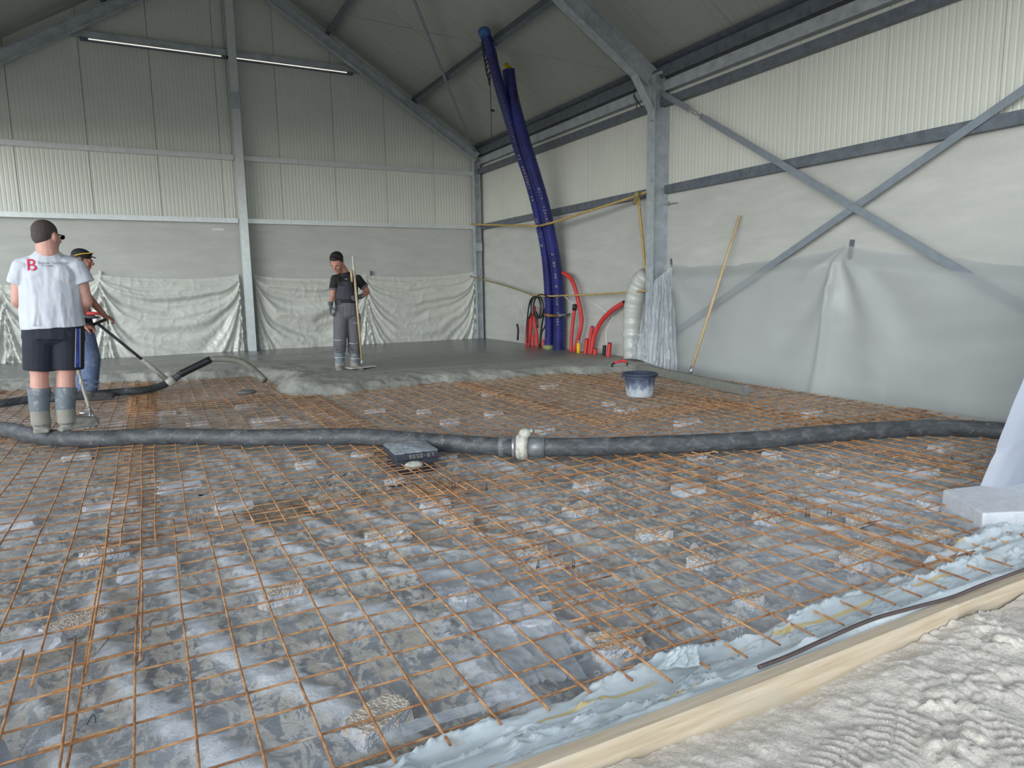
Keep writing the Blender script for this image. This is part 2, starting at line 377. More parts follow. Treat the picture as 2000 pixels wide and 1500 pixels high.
m.set(Base_Color=m.ramp(f, [(.42, srgb(184, 190, 196)), (.62, srgb(104, 114, 136)), (.85, srgb(54, 62, 82))]), Roughness=.6); M['bucket'] = m.m

# ------------------------------------------------------------------ setting: ground, walls, roof
def structure(o, label=None):
    o['kind'] = 'structure'
    if label: o['label'] = label
    return o
g = MB()
g.add([(-40, -40, -.28), (50, -40, -.28), (50, 45, -.28), (-40, 45, -.28)], [(0, 1, 2, 3)])
structure(g.build('ground', M['sand']), 'sandy ground around and beneath the building')

# film-covered subfloor: fine near the camera, coarser behind
def subfloor_h(X, Y):
    n = fbm(X * 1.6 + 4, Y * 1.6, 4)
    w = X * 1.0 + Y * .33                                     # wrinkles run towards the lower right
    amp = sstep(.45, .7, fbm(X * .9 + 9, Y * .9 + 3, 2))
    fold = np.abs(np.sin((w * 3.1 + 2.2 * fbm(X * .8, Y * .8, 2)) * 3.14)) ** 5
    c = np.abs(2 * fbm(X * 5 + 3 * n, Y * 7 + 2, 4, .6) - 1)
    crease = np.exp(-c * 16)
    Z = -.165 + .035 * (n - .5) + .020 * fold * amp + .020 * crease * (1 - amp * .4) + .012 * (fbm(X * 16, Y * 16, 3) - .5)
    return Z, np.clip(fold * amp * .9 + crease * .7, 0, 1)
def dirt_mask(X, Y):
    e = (fbm(X * 3, Y * 3, 4) - .5)
    d = 1 - sstep(1.62, 1.70, Y + e * .35 + np.maximum(0, X - 1.5) * .35)
    d = np.maximum(d, 1 - sstep(.8, 1.2, ((X - .62) / .34) ** 2 + ((Y - 4.02) / .20) ** 2 + e * 1.2))
    d = np.maximum(d, .6 * sstep(.68, .74, fbm(X * 2.2 + 40, Y * 2.2 + 11, 5)))
    return np.clip(d, 0, 1)
root = empty('floor', (0, 0, -.17)); structure(root, 'subfloor covered by film with cement smears under the steel mesh')
for (x0, x1, y0, y1, s) in ((-2.2, 4.6, 1.25, 4.6, .0155), (-4.2, 6.7, 4.6, 14.1, .05), (4.6, 6.7, 1.25, 4.6, .03), (-4.2, -2.2, 1.25, 4.6, .05)):
    X, Y = np.meshgrid(np.linspace(x0, x1, int((x1 - x0) / s) + 1), np.linspace(y0, y1, int((y1 - y0) / s) + 1))
    Z, fo = subfloor_h(X, Y)
    link('subfloor_surface', gridmesh('subfloor_surface', X, Y, Z, M['subfloor'], attr={'fold': fo, 'dirt': dirt_mask(X, Y)}), root)

def panel(w0, w1, zb, ztop, rib=.065, depth=.0026, thick=.06, edge=.006, rw=.0125):
    """sandwich panel with fine vertical ribs; returns (w, d, z) verts + faces; d = out of the wall"""
    ws = [(w0 + edge * .3, -.012), (w0 + edge, 0)]
    w = w0 + rib * .5
    while w < w1 - rib * .4:
        ws += [(w - rw, 0), (w - rw * .35, -depth), (w + rw * .35, -depth), (w + rw, 0)]; w += rib
    ws += [(w1 - edge, 0), (w1 - edge * .3, -.012), (w1 - edge * .3, -thick), (w0 + edge * .3, -thick)]
    n = len(ws); vs = [(a, d, zb) for a, d in ws] + [(a, d, ztop(a)) for a, d in ws]
    return vs, [tuple(range(n - 1, -1, -1)), tuple(range(n, 2 * n))] + [(i, (i + 1) % n, n + (i + 1) % n, n + i) for i in range(n)]
# back (gable) wall
root = empty('wall_back', (RX, YB, 0)); structure(root, 'gable wall of cream panels on a grey concrete plinth')
edges = [-1.83 + 1.045 * k for k in range(-2, 9)]
edges = [-3.55] + [e for e in edges if -3.4 < e < 6.4] + [XR]
for a, b in zip(edges[:-1], edges[1:]):
    vs, fs = panel(a, b, 2.46, lambda w: zroof(w) + .12)
    if a < RX < b:                                             # split the panel at the ridge so the top follows both slopes
        for aa, bb in ((a, RX), (RX, b)):
            vs, fs = panel(aa, bb, 2.46, lambda w: zroof(w) + .12, edge=.004)
            MB().add([(p[0], YB - p[1], p[2]) for p in vs], fs).build('wall_panel', M['panel'], root)
    else:
        MB().add([(p[0], YB - p[1], p[2]) for p in vs], fs).build('wall_panel', M['panel'], root)
for a, b in ((-3.55, 1.6), (1.6, XR)):
    MB().box(((a + b) / 2, YB + .09, 1.1), (b - a - .01, .2, 2.75)).build('concrete_plinth', M['plinth'], root)
MB().prism([(-3.7, 2.4), (XR + .1, 2.4), (XR + .1, zroof(XR + .1) + .1), (RX, zroof(RX) + .12), (-3.7, zroof(-3.7) + .1)], (0, YB + .05, 0), (0, YB + .09, 0), (1, 0, 0), (0, 0, 1)).build('light_stop_sheet', M['panel'], root)  # unseen backing added to stop sky light leaking through the panel joints
# right wall
root = empty('wall_right', (XR, 7, 0)); structure(root, 'right side wall of ribbed cream panels on a grey concrete plinth')
y = 0.9
ye = [5.56 + 1.045 * k for k in range(-4, 9)]
ye = [1.35] + [e for e in ye if 1.5 < e < 13.8] + [YB]
for a, b in zip(ye[:-1], ye[1:]):
    vs, fs = panel(a, b, 2.46, lambda w: EZ + .05)
    MB().add([(XR - p[1], p[0], p[2]) for p in vs], fs).build('wall_panel', M['panel'], root)
for a, b in ((1.35, 7.76), (7.76, YB)):
    MB().box((XR + .09, (a + b) / 2, 1.1), (.2, b - a - .01, 2.75)).build('concrete_plinth', M['plinth'], root)
MB().box((XR + .09, 7.6, 3.3), (.04, 12.6, 1.8)).build('light_stop_sheet', M['panel'], root)  # added backing, keeps sky light out of the right wall joints
# unseen front gable, added to hold sky light off the foreground
root = empty('shade_wall_front', (RX, 1.25, 4)); structure(root, 'unseen front gable panel added to shade the foreground')
MB().prism([(-3.6, 3.8), (XR + .05, 3.8), (XR + .05, zroof(XR)), (RX, zroof(RX)), (-3.6, zroof(-3.6))], (0, 1.22, 0), (0, 1.30, 0), (1, 0, 0), (0, 0, 1)).build('wall_panel', M['panel'], root)
root = empty('shade_wall_left', (-3.6, 7, 3)); structure(root, 'unseen header added to limit light from the left side')
MB().box((-3.6, 7.6, 3.85), (.1, 12.6, .3)).build('wall_panel', M['panel'], root)  # out-of-view header, added to trim light entering from the left
# roof
for side, nm in ((1, 'ceiling'), (-1, 'ceiling')):
    root = empty('ceiling', (RX, 7, 7)); structure(root, 'right roof slope of pale ribbed panels' if side > 0 else 'left roof slope of pale ribbed panels')
    L = XR - RX; k = math.hypot(1, SL)
    ys = [1.2] + [6.48 + 1.045 * j for j in range(-4, 8) if 1.4 < 6.48 + 1.045 * j < 13.8] + [14.1]
    for a, b in zip(ys[:-1], ys[1:]):
        vs, fs = panel(a, b, 0, lambda w: (L + (.1 if side > 0 else 0)) * k, rib=.09, depth=.0035, edge=.012, rw=.016)
        # w -> y, z -> along the slope from the ridge down, d -> underside
        out = [(RX + side * p[2] / k, p[0], zroof(RX) - SL * p[2] / k - p[1]) for p in vs]
        if side < 0: out = [(2 * RX - (2 * RX - q[0]), q[1], q[2]) for q in out]
        MB().add(out, fs).build('roof_panel', M['roofpanel'], root)

    MB().prism([(0, .09), (0, .13), ((L + .3) * 1.0, .13 - SL * (L + .3)), ((L + .3) * 1.0, .09 - SL * (L + .3))], (RX, 1.2, zroof(RX)), (RX, 14.15, zroof(RX)), (side, 0, 0), (0, 0, 1)).build('light_stop_sheet', M['roofpanel'], root)  # added sheet closing the roof joints against leaking sky light

# ------------------------------------------------------------------ steelwork
def Iprof(d, w, tf=.010, tw=.008):
    a, b = d / 2, w / 2; t = tw / 2
    return [(-a, -b), (-a + tf, -b), (-a + tf, -t), (a - tf, -t), (a - tf, -b), (a, -b), (a, b), (a - tf, b), (a - tf, t), (-a + tf, t), (-a + tf, b), (-a, b)]
def Cprof(h, w, t=.005, lip=.02):
    a = h / 2
    return [(-a, 0), (-a, w), (-a + lip, w), (-a + lip, w - t), (-a + t, w - t), (-a + t, t), (a - t, t), (a - t, w - t), (a - lip, w - t), (a - lip, w), (a, w), (a, 0)]
def Fprof(h, w): return [(u, w - v) for u, v in Cprof(h, w)][::-1]     # web towards the room
def bolts(root, pts, axis, r=.012):
    for p in pts:
        q = Vector((0, 0, 1)).rotation_difference(Vector(axis)).to_matrix()
        MB().lathe([(0, .014), (r, .014), (r, 0), (0, 0)], p, 6, q).build('bolt', M['steel'], root)
# gable centre column
t = empty('steel_column', (1.6, YB - .12, 0), 'galvanised steel column up the middle of the gable wall', 'column')
MB().prism(Iprof(.17, .14), (1.6, YB - .16, -.05), (1.6, YB - .16, zroof(1.6) - .3), (0, 1, 0)).build('shaft', M['bgalv'], t)
MB().box((1.6, YB - .25, 4.55), (.15, .008, .3)).build('splice_plate', M['galv'], t)
# corner column
t = empty('steel_column', (6.42, YB - .12, 0), 'galvanised corner column where back and right walls meet', 'column')
MB().prism(Iprof(.14, .14), (XR - .15, YB - .14, -.05), (XR - .15, YB - .14, 3.86), (1, 0, 0)).build('shaft', M['galv'], t)
MB().box((XR - .15, YB - .216, 2.0), (.16, .008, .18)).build('splice_plate', M['galv'], t)
bolts(t, [(XR - .21, YB - .225, z) for z in (2.3, 2.2, 1.3)], (0, -1, 0))
# portal frame at mid length: column, haunch, rafter
PY = 7.80
t = empty('portal_column', (6.42, PY, 0), 'broad galvanised portal column halfway along the right wall', 'column')
MB().prism(Iprof(.26, .16, .012), (XR - .135, PY, -.05), (XR - .135, PY, 3.96), (1, 0, 0)).build('shaft', M['galv'], t)
MB().box((XR - .27, PY + .0, 2.62), (.01, .12, .26)).build('splice_plate', M['galv'], t)
bolts(t, [(XR - .28, PY - .04, 2.55), (XR - .12, PY - .02, 3.86), (XR - .12, PY - .02, 3.62), (XR - .28, PY - .05, 3.35)], (-1, 0, 0))
MB().prism([(0, 0), (-.33, .48), (-.30, .50), (0, .30)], (XR - .265, PY - .006, 3.52), (XR - .265, PY + .006, 3.52), (1, 0, 0), (0, 0, 1)).build('haunch_web', M['galv'], t)
MB().prism([(-.006, -.07), (.006, -.07), (.006, .07), (-.006, .07)], (XR - .268, PY, 3.50), (XR - .60, PY, 3.98), (1, 0, 1)).build('haunch_flange', M['galv'], t)
MB().prism([(-.004, -.07), (.004, -.07), (.004, .07), (-.004, .07)], (XR - .0, PY, 3.80), (XR - .14, PY, 4.02), (1, 0, 1)).build('cleat', M['galv'], t)
def rafter(y, x0, x1, drop, d, w, label, nm='rafter', mat='galv', depth_side=1):
    t = empty(nm, (x1, y, zroof(x1) - drop), label, 'beam')
    nrm = Vector((SL * (1 if x1 > RX else -1), 0, 1)).normalized()
    MB().prism(Iprof(d, w, .010), Vector((x0, y, zroof(x0) - drop)), Vector((x1, y, zroof(x1) - drop)), nrm).build('beam_profile', M[mat], t)
    return t
rafter(PY, RX + .01, XR - .30, .40, .26, .15, 'deep galvanised portal rafter rising from the portal column to the ridge')
rafter(PY, RX - .01, -3.3, .40, .26, .15, 'deep galvanised portal rafter on the left roof slope')
rafter(YB - .33, RX + .01, XR - .20, .38, .18, .12, 'galvanised gable rafter along the right slope of the back wall', 'gable_rafter')
rafter(YB - .33, RX - .01, -3.3, .38, .18, .12, 'galvanised gable rafter along the left slope of the back wall', 'gable_rafter')
# purlins and eave beams
def cbeam(name, p0, p1, h, w, V, label, cat='beam', mat='dgalv', flip=1, group=None):
    t = empty(name, p0, label, cat, group)
    p0, p1 = Vector(p0), Vector(p1); a = (p1 - p0).normalized(); U = a.cross(Vector(V)).normalized()
    MB().prism([(u * flip, v) for u, v in Cprof(h, w)], p0, p1, U, V).build('channel_profile', M[mat], t); return t
for px_, lab in ((5.0, 'dark roof purlin that the blue pipe hangs from'), (3.3, 'dark roof purlin high on the right slope, second above the eave'), (-2.0, 'dark roof purlin on the left slope at the top left'), (-.3, 'dark roof purlin high on the left slope')):
    s = 1 if px_ > RX else -1; nrm = Vector((SL * s, 0, 1)).normalized()
    cbeam('purlin', (px_, 1.3, zroof(px_) - .235), (px_, YB - .02, zroof(px_) - .235), .075, .19, nrm, lab)
t = empty('eave_beam', (XR - .1, 7, 4.0), 'dark channel eave beam tight under the right roof edge', 'beam')
MB().prism(Fprof(.15, .10), (XR - .02, 1.4, 4.005), (XR - .02, YB - .05, 4.005), (0, 0, 1), (-1, 0, 0)).build('channel_profile', M['dgalv'], t)
MB().prism([(-.004, -.06), (.004, -.06), (.004, .06), (-.004, .06)], (XR - .10, 1.4, 4.13), (XR - .10, YB - .05, 4.13), (SL, 0, 1)).build('flange_strip', M['dgalv'], t)
t = empty('eave_girt', (XR - .1, 7, 3.8), 'lighter channel girt just below the dark eave beam', 'beam')
MB().prism(Fprof(.13, .09), (XR - .02, 1.4, 3.81), (XR - .02, YB - .15, 3.81), (0, 0, 1), (-1, 0, 0)).build('channel_profile', M['galv'], t)
t = empty('wall_girt', (XR - .1, 7, 3.6), 'dark channel girt on the right wall, third line below the roof', 'beam')
MB().prism(Fprof(.11, .09), (XR - .02, 1.4, 3.61), (XR - .02, YB - .15, 3.61), (0, 0, 1), (-1, 0, 0)).build('channel_profile', M['dgalv'], t)
for a, b, lab in ((PY + .1, YB - .2, 'dark rail over the plinth between the corner and the portal column'), (1.4, PY - .1, 'dark rail over the right wall plinth in front of the portal column')):
    t = empty('plinth_rail', (XR - .1, a, 2.43), lab, 'rail')
    MB().prism(Fprof(.115, .09), (XR - .005, a, 2.43), (XR - .005, b, 2.43), (0, 0, 1), (-1, 0, 0)).build('channel_profile', M['dgalv'], t)
# back wall rails (three heights, both sides of the column)
for (z, h, nm, lab) in ((2.43, .085, 'plinth_rail', 'bright galvanised rail on top of the gable plinth'), (3.57, .085, 'wall_rail', 'galvanised rail across the gable panels at mid height'), (5.40, .10, 'wall_rail', 'short galvanised rail across the top of the gable')):
    lx = -3.4 if z < 4 else -.90; rx_ = XR - .22 if z < 4 else 3.95
    for a, b, w in ((lx, 1.6 - .08, 'left of'), (1.6 + .08, rx_, 'right of')):
        t = empty(nm, ((a + b) / 2, YB - .05, z), lab + ', ' + w + ' the centre column', 'rail')
        MB().prism([(u, .10 - v) for u, v in Cprof(h, .10)][::-1], (a, YB - .002, z), (b, YB - .002, z), (0, 0, 1), (0, -1, 0)).build('channel_profile', M['bgalv' if z < 4 else 'galv'], t)
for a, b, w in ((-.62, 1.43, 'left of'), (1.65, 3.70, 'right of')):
    t = empty('glow_strip', ((a + b) / 2, YB - .1, 5.32), 'slim glowing strip under the top gable rail, ' + w + ' the centre column', 'lamp')
    MB().box(((a + b) / 2, YB - .06, 5.325), (b - a + .25, .07, .05)).build('strip_backing', M['dgalv'], t)
    MB().box(((a + b) / 2, YB - .100, 5.325), (b - a, .012, .014)).build('glow_bar', M['light'], t)  # emissive bar for the bright line along the rail
# wall bracing
def strap(name, p0, p1, w, n, label, mat='bracegalv', cut=None):
    t = empty(name, p0, label, 'brace'); p0, p1 = Vector(p0), Vector(p1); a = (p1 - p0).normalized(); n = Vector(n); U = a.cross(n).normalized()
    pr = [(-w / 2, -.004), (w / 2, -.004), (w / 2, .004), (-w / 2, .004)]
    if cut:
        c0, c1 = p0.lerp(p1, cut[0]), p0.lerp(p1, cut[1])
        MB().prism(pr, p0, c0, U, n).build('flat_bar', M[mat], t); MB().prism(pr, c1, p1, U, n).build('flat_bar', M[mat], t)
        tb = MB(); tb.tube([c0, c0.lerp(c1, .3)], .010, 8); tb.tube([c0.lerp(c1, .7), c1], .010, 8)
        off = U * .018
        for s in (-1, 1): tb.tube([c0.lerp(c1, .25) + off * s, c0.lerp(c1, .75) + off * s], .007, 6)
        tb.tube([c0.lerp(c1, .25) - off, c0.lerp(c1, .25) + off], .010, 8); tb.tube([c0.lerp(c1, .75) - off, c0.lerp(c1, .75) + off], .010, 8)
        tb.build('turnbuckle', M['steel'], t); bolts(t, [c0 - a * .03 + n * .004, c1 + a * .03 + n * .004], n)
    else: MB().prism(pr, p0, p1, U, n).build('flat_bar', M[mat], t)
    return t
BX = XR - .128
p, q = at(1290, 180, 0, BX), at(1668, 405, 0, BX); d = q - p
strap('wall_brace', p, p + d * 2.15, .075, (-1, 0, 0), 'flat steel wall brace with turnbuckle falling from the portal column', cut=(.088, .120))
p, q = at(1668, 405, 0, BX + .012), at(2000, 175, 0, BX + .012); d = (q - p)
strap('wall_brace', p - d * 2.02, p + d * 1.25, .075, (-1, 0, 0), 'flat steel wall brace rising to the right, crossing behind the other')
nr = Vector((SL, 0, 1)).normalized()
def roofp(x, y, dz): return Vector((x, y, zroof(x) - dz))
strap('roof_brace', roofp(1.9, 7.9, .26), roofp(6.42, 13.85, .30), .06, -nr, 'flat steel roof brace slanting across the purlin to the back corner')
t = empty('roof_rod', roofp(3, 12.9, .2), 'thin steel tie rod crossing under the right roof slope', 'rod')
MB().tube([roofp(2.9, 13.2, .24), roofp(6.35, 7.95, .28)], .006, 6).build('rod', M['steel'], t)
# cable loop hanging at the eave beside the portal column
t = empty('cable_loop', at(1243, 178, 1, 8.15), 'black cable loop hanging under the eave beside the portal column', 'cable')
MB().tube(catmull([at(1240, 172, 1, 8.15), at(1238, 188, 1, 8.15), at(1244, 200, 1, 8.15), at(1243, 212, 1, 8.15)], 5) , .006, 6).build('cable', M['black'], t)
MB().tube(catmull([at(1238, 185, 1, 8.15), at(1248, 202, 1, 8.15), at(1254, 210, 1, 8.15)], 5), .006, 6).build('cable', M['black'], t)
# anchor clip and stickers on the plinths
t = empty('wall_anchor', at(1305, 397, 0, XR - .01), 'small steel anchor clip on the right wall beside the portal column', 'anchor')
MB().tube([at(1298, 399, 0, XR - .04), at(1322, 396, 0, XR - .04)], .009, 6).build('pin', M['steel'], t)
MB().box(at(1306, 398, 0, XR - .02), (.04, .03, .06)).build('clip', M['steel'], t)
for (u, v, wv_, lab) in ((426, 448, .19, 'small white label stuck on the gable plinth left of the centre column'),):
    p = at(u, v, 1, YB - .012); tag(MB().box(p, (wv_, .004, .035)).build('wall_label', M['white']), lab, 'label')
# ------------------------------------------------------------------ fresh concrete
def xy(u, v, z=-.1): p = at(u, v, 2, z); return (p.x, p.y)
front = [(-4.3, 10.7)] + [xy(*p) for p in ((0, 765), (60, 762), (130, 755), (230, 748), (330, 745), (420, 742), (480, 737), (515, 742), (535, 757), (540, 775), (620, 777), (700, 768), (760, 760), (850, 750), (920, 744), (1000, 741), (1100, 735), (1200, 728), (1290, 725))] + [(XR + .1, 7.45)]
def seg_dist(X, Y, P):
    D = np.full(X.shape, 1e9)
    for (ax, ay), (bx, by) in zip(P[:-1], P[1:]):
        vx, vy = bx - ax, by - ay; t = np.clip(((X - ax) * vx + (Y - ay) * vy) / (vx * vx + vy * vy + 1e-12), 0, 1)
        D = np.minimum(D, np.hypot(X - ax - vx * t, Y - ay - vy * t))
    return D
def inside(X, Y, P):
    c = np.zeros(X.shape, bool); n = len(P)
    for i in range(n):
        (x1, y1), (x2, y2) = P[i], P[(i + 1) % n]
        c ^= ((y1 > Y) != (y2 > Y)) & (X < (x2 - x1) * (Y - y1) / (y2 - y1 + 1e-12) + x1)
    return c
X, Y = np.meshgrid(np.arange(-4.2, 6.555, .028), np.arange(7.2, 14.0, .028))
D = seg_dist(X, Y, front) * np.where(inside(X, Y, front + [(XR + .1, 15), (-4.3, 15)]), 1, -1)
D = D + .30 * (fbm(X * 2.6, Y * 2.6, 5, .6) - .5)
edge = sstep(-.02, .34, D); lump = (1 - sstep(.3, 1.3, D)) * .9 + .1 * (1 - sstep(11, 12.6, Y - .25 * X + .0))
heap = .07 * np.exp(-(((X - 1.45) / .5) ** 2 + ((Y - 9.0) / .8) ** 2))
Z = -.185 + .18 * edge + heap + lump * .034 * (fbm(X * 5, Y * 5, 4) - .5) + lump * .034 * (fbm(X * 16, Y * 16, 4, .7) - .5) + .004 * (fbm(X * 2, Y * 2, 2) - .5)
for fx, fy in ((2.25, 9.85), (2.52, 9.66), (2.0, 10.4), (1.9, 10.9)):
    Z -= .03 * np.exp(-(((X - fx) / .14) ** 2 + ((Y - fy) / .2) ** 2))
kp = (D[:-1, :-1] > -.04)
ro = np.clip(1 - sstep(.35, 1.7, D) + .45 * (1 - sstep(.0, 2.6, Y - 9.9 + np.abs(X - 2.0) * .2)), 0, 1)
ro = np.maximum(ro, .35 * (1 - sstep(3.0, 4.4, X)) * sstep(.35, .6, fbm(X, Y * 2, 3)))
tag(link('fresh_concrete', gridmesh('fresh_concrete', X, Y, Z, M['wetcon'], kp, attr={'rough': ro})), 'freshly poured grey concrete covering the back of the floor', 'concrete', kind='stuff')
# loose concrete lumps dropped on the mesh in front of the pour
for (u, v, r, lab) in ((481, 766, .07, 'small splash of wet concrete on the mesh in front of the pour'),):
    p = at(u, v, 2, -.09); mb = MB(); mb.ell(p, (r * 1.7, r, .035)); me = mb.mesh('concrete_splash', M['wetcon'], True)
    tag(link('concrete_splash', me), lab, 'concrete')

# ------------------------------------------------------------------ sand and formwork
def worley(X, Y):
    X, Y = X * .883 - Y * .469, X * .469 + Y * .883; xi = np.floor(X).astype(int); yi = np.floor(Y).astype(int); best = np.full(X.shape, 9.)
    for dx in (-1, 0, 1):
        for dy in (-1, 0, 1):
            a, b = xi + dx, yi + dy; px_ = a + _tab[a % 256, b % 256]; py_ = b + _tab[(a + 91) % 256, (b + 37) % 256]
            rr = .35 + .65 * _tab[(a + 11) % 256, (b + 71) % 256]
            best = np.minimum(best, np.hypot(X - px_, Y - py_) / rr)
    return best
X, Y = np.meshgrid(np.arange(-.6, 4.4, .0060), np.arange(-.35, 1.247, .0060))
f1 = fbm(X * 2.0 + 5, Y * 2.4, 3)
wr = sstep(.35, .55, fbm(X * 1.7 + 20, Y * 1.7 + 8, 2))          # where the clods lie thick
wx = X + .035 * fbm(X * 21, Y * 21, 3); wy = Y + .035 * fbm(X * 21 + 9, Y * 21 + 5, 3); cl = lambda k, o: np.sqrt(np.maximum(0, 1 - worley(wx * k + o, wy * k + o * 1.7) ** 2))
Z = -.070 + .05 * (f1 - .5) + .016 * wr * cl(27, 0) * sstep(.3, .6, fbm(X * 9, Y * 9, 2)) + .022 * wr * cl(13, 3.3) * sstep(.4, .7, fbm(X * 6 + 5, Y * 6, 2)) + .019 * (fbm(X * 24, Y * 24, 4, .62) - .5)
Z += .022 * sstep(1.6, 2.8, X) * sstep(.7, 1.2, Y)
Z -= .012 * sstep(1.16, 1.24, Y) + .06 * sstep(0, 1.4, -(Y - .1))
for (u, v, ang) in ((1745, 1415, .5), (1640, 1470, .2), (1985, 1435, .9)):
    c = at(u, v, 2, -.05); ca, sa = math.cos(ang), math.sin(ang); A = (X - c.x) * ca + (Y - c.y) * sa; B = -(X - c.x) * sa + (Y - c.y) * ca
    msk = np.exp(-((A / .13) ** 4 + (B / .055) ** 4)); flat = -.07
    Z = Z * (1 - msk * .9) + msk * .9 * (flat + .006 * np.sign(np.sin(A * 190 + np.abs(B) * 60)) * (np.abs(B) > .006))
ZX = -.28 - Z
Z = Z + ZX * (1 - sstep(-.6, -.5, X)) + ZX * sstep(4.3, 4.4, X) + ZX * (1 - sstep(-.35, -.3, Y))
tag(link('sand', gridmesh('sand', X, Y, np.minimum(Z, .0), M['sand'])), 'crumbly grey sand with clods and boot prints outside the timber board', 'sand', kind='stuff')
for (x0, x1, dy, dz, lab) in ((-2.6, 2.36, 0, 0, 'long pale timber formwork board between film and sand'), (2.363, 3.52, .006, -.006, 'shorter timber formwork board ending by the pale block at the right')):
    mb = MB(); n = 26
    top = []
    for i in range(n + 1):
        x = x0 + (x1 - x0) * i / n; w = .003 * math.sin(x * 3.1) + dy
        top += [(x, 1.247 + w, -.25), (x, 1.247 + w, -.004 + dz), (x, 1.251 + w, dz), (x, 1.289 + w, dz), (x, 1.292 + w, -.004 + dz), (x, 1.292 + w, -.25)]
    fs = [(i * 6 + k, i * 6 + (k + 1) % 6, (i + 1) * 6 + (k + 1) % 6, (i + 1) * 6 + k) for i in range(n) for k in range(6)] + [(5, 4, 3, 2, 1, 0), tuple(n * 6 + k for k in range(6))]
    tag(mb.add(top, fs).build('formwork_board', M['timber']), lab, 'board')
p = [at(u, v, 2, .014) for u, v in ((1482, 1303), (1540, 1281), (1600, 1254), (1700, 1211), (1780, 1188), (1860, 1166), (1930, 1138), (2050, 1095))]
tag(MB().tube(catmull(p, 6), .0062, 8).build('cable_duct', simple('brown_black_duct', srgb(78, 64, 62), .5, 0, .15, 30), smooth=True), 'thin dark flexible duct lying along the timber board', 'duct')
# pale blue film strip along the board
edge_px = [(560, 1560), (715, 1500), (860, 1448), (1000, 1400), (1104, 1370), (1175, 1337), (1225, 1315), (1262, 1297), (1300, 1280), (1345, 1262), (1400, 1268), (1475, 1252), (1540, 1215), (1600, 1190), (1700, 1150), (1760, 1120), (1830, 1080), (1880, 1055), (1925, 1030), (1990, 1000)]
E_ = sorted([xy(u, v, -.13) for u, v in edge_px]); ex = np.array([p[0] for p in E_]); ey = np.array([p[1] for p in E_])
U_, T_ = np.meshgrid(np.linspace(-.1, 4.2, 620), np.linspace(0, 1, 80))
yt = np.maximum(1.40, np.interp(U_, ex, ey)) + .02 * (fbm(U_ * 12, U_ * 0 + 3, 3) - .5)
Yf = 1.294 + (yt - 1.294) * T_
ph = (Yf - 1.294) * 26 + 1.6 * fbm(U_ * 1.2, Yf * 3, 3) + U_ * .5
lay = .030 * (np.sin(ph * 1.5) * .5 + .5) ** 1.5 * sstep(0, .12, T_) * (1 - sstep(.85, 1, T_))
roll = .035 * np.exp(-((Yf - 1.345 - .02 * np.sin(U_ * 2)) / .022) ** 2) * sstep(.8, 1.6, U_) * (1 - sstep(2.6, 3.1, U_))
slope = -.012 - .105 * sstep(.0, .13, Yf - 1.294)
cr = np.abs(2 * fbm(U_ * 3.2, Yf * 13, 4, .6) - 1)
Zf = slope + lay + roll + .024 * np.exp(-cr * 11) * sstep(0, .2, T_) + .02 * (fbm(U_ * 3, Yf * 5, 3) - .5) * sstep(0, .3, T_)
Zf = Zf - .045 * sstep(.93, 1, T_)
tag(link('film_strip', gridmesh('film_strip', U_, Yf, Zf, M['bluefilm'])), 'pale blue plastic film with yellow stripes folded along the board', 'film')
# crumpled film flap standing up beside the bar ends, loose clear film between the bars
def quadfilm(name, P, mat, nu=40, nv=30, amp=.02, freq=5, seed=0, label=None, cat='film', pleat=None, parent=None):
    """P: four corners a, b (bottom), c, d (top); wrinkled sheet"""
    a, b, c, d = [Vector(p) for p in P]; nrm = (b - a).cross(d - a).normalized()
    u, v = np.meshgrid(np.linspace(0, 1, nu), np.linspace(0, 1, nv)); L = (b - a).length; H_ = (d - a).length
    co = [np.outer(1 - v[:, 0], 1 - u[0]) * a[k] + np.outer(1 - v[:, 0], u[0]) * b[k] + np.outer(v[:, 0], u[0]) * c[k] + np.outer(v[:, 0], 1 - u[0]) * d[k] for k in range(3)]
    n = amp * 2 * (fbm(u * L * freq + seed, v * H_ * freq + seed * 3, 4) - .5) + amp * .9 * np.exp(-np.abs(2 * fbm(u * L * freq * 2 + seed, v * H_ * freq + 7, 3) - 1) * 9)
    if pleat: n = n + pleat(u, v)
    j = .5 * amp * (fbm(u * 9 + seed, v * 9, 2) - .5)
    me = gridmesh(name, co[0] + nrm.x * n + j, co[1] + nrm.y * n + j, co[2] + nrm.z * n, mat)
    o = link(name, me, parent); return tag(o, label, cat if label else None)
quadfilm('film_flap', (at(1265, 1312, 2, -.10), at(1365, 1300, 2, -.09), at(1362, 1262, 2, -.045), at(1322, 1262, 2, -.03)), M['bluefilm'], amp=.022, freq=11, seed=5, label='crumpled film flap sticking up over the front bar ends')
quadfilm('loose_film', (at(1000, 1340, 2, -.135), at(1148, 1318, 2, -.13), at(985, 1068, 2, -.12), at(800, 1100, 2, -.13)), M['clearfilm'], nu=90, nv=110, amp=.017, freq=7, seed=9, label='crumpled clear film lying under the front bars beside the flat slab chunk')
quadfilm('loose_film', (at(788, 1440, 2, -.125), at(1010, 1365, 2, -.125), at(1003, 1352, 2, -.11), at(780, 1415, 2, -.11)), M['clearfilm'], nu=60, nv=20, amp=.012, freq=9, seed=12, label='narrow strip of clear film near the front bar ends')

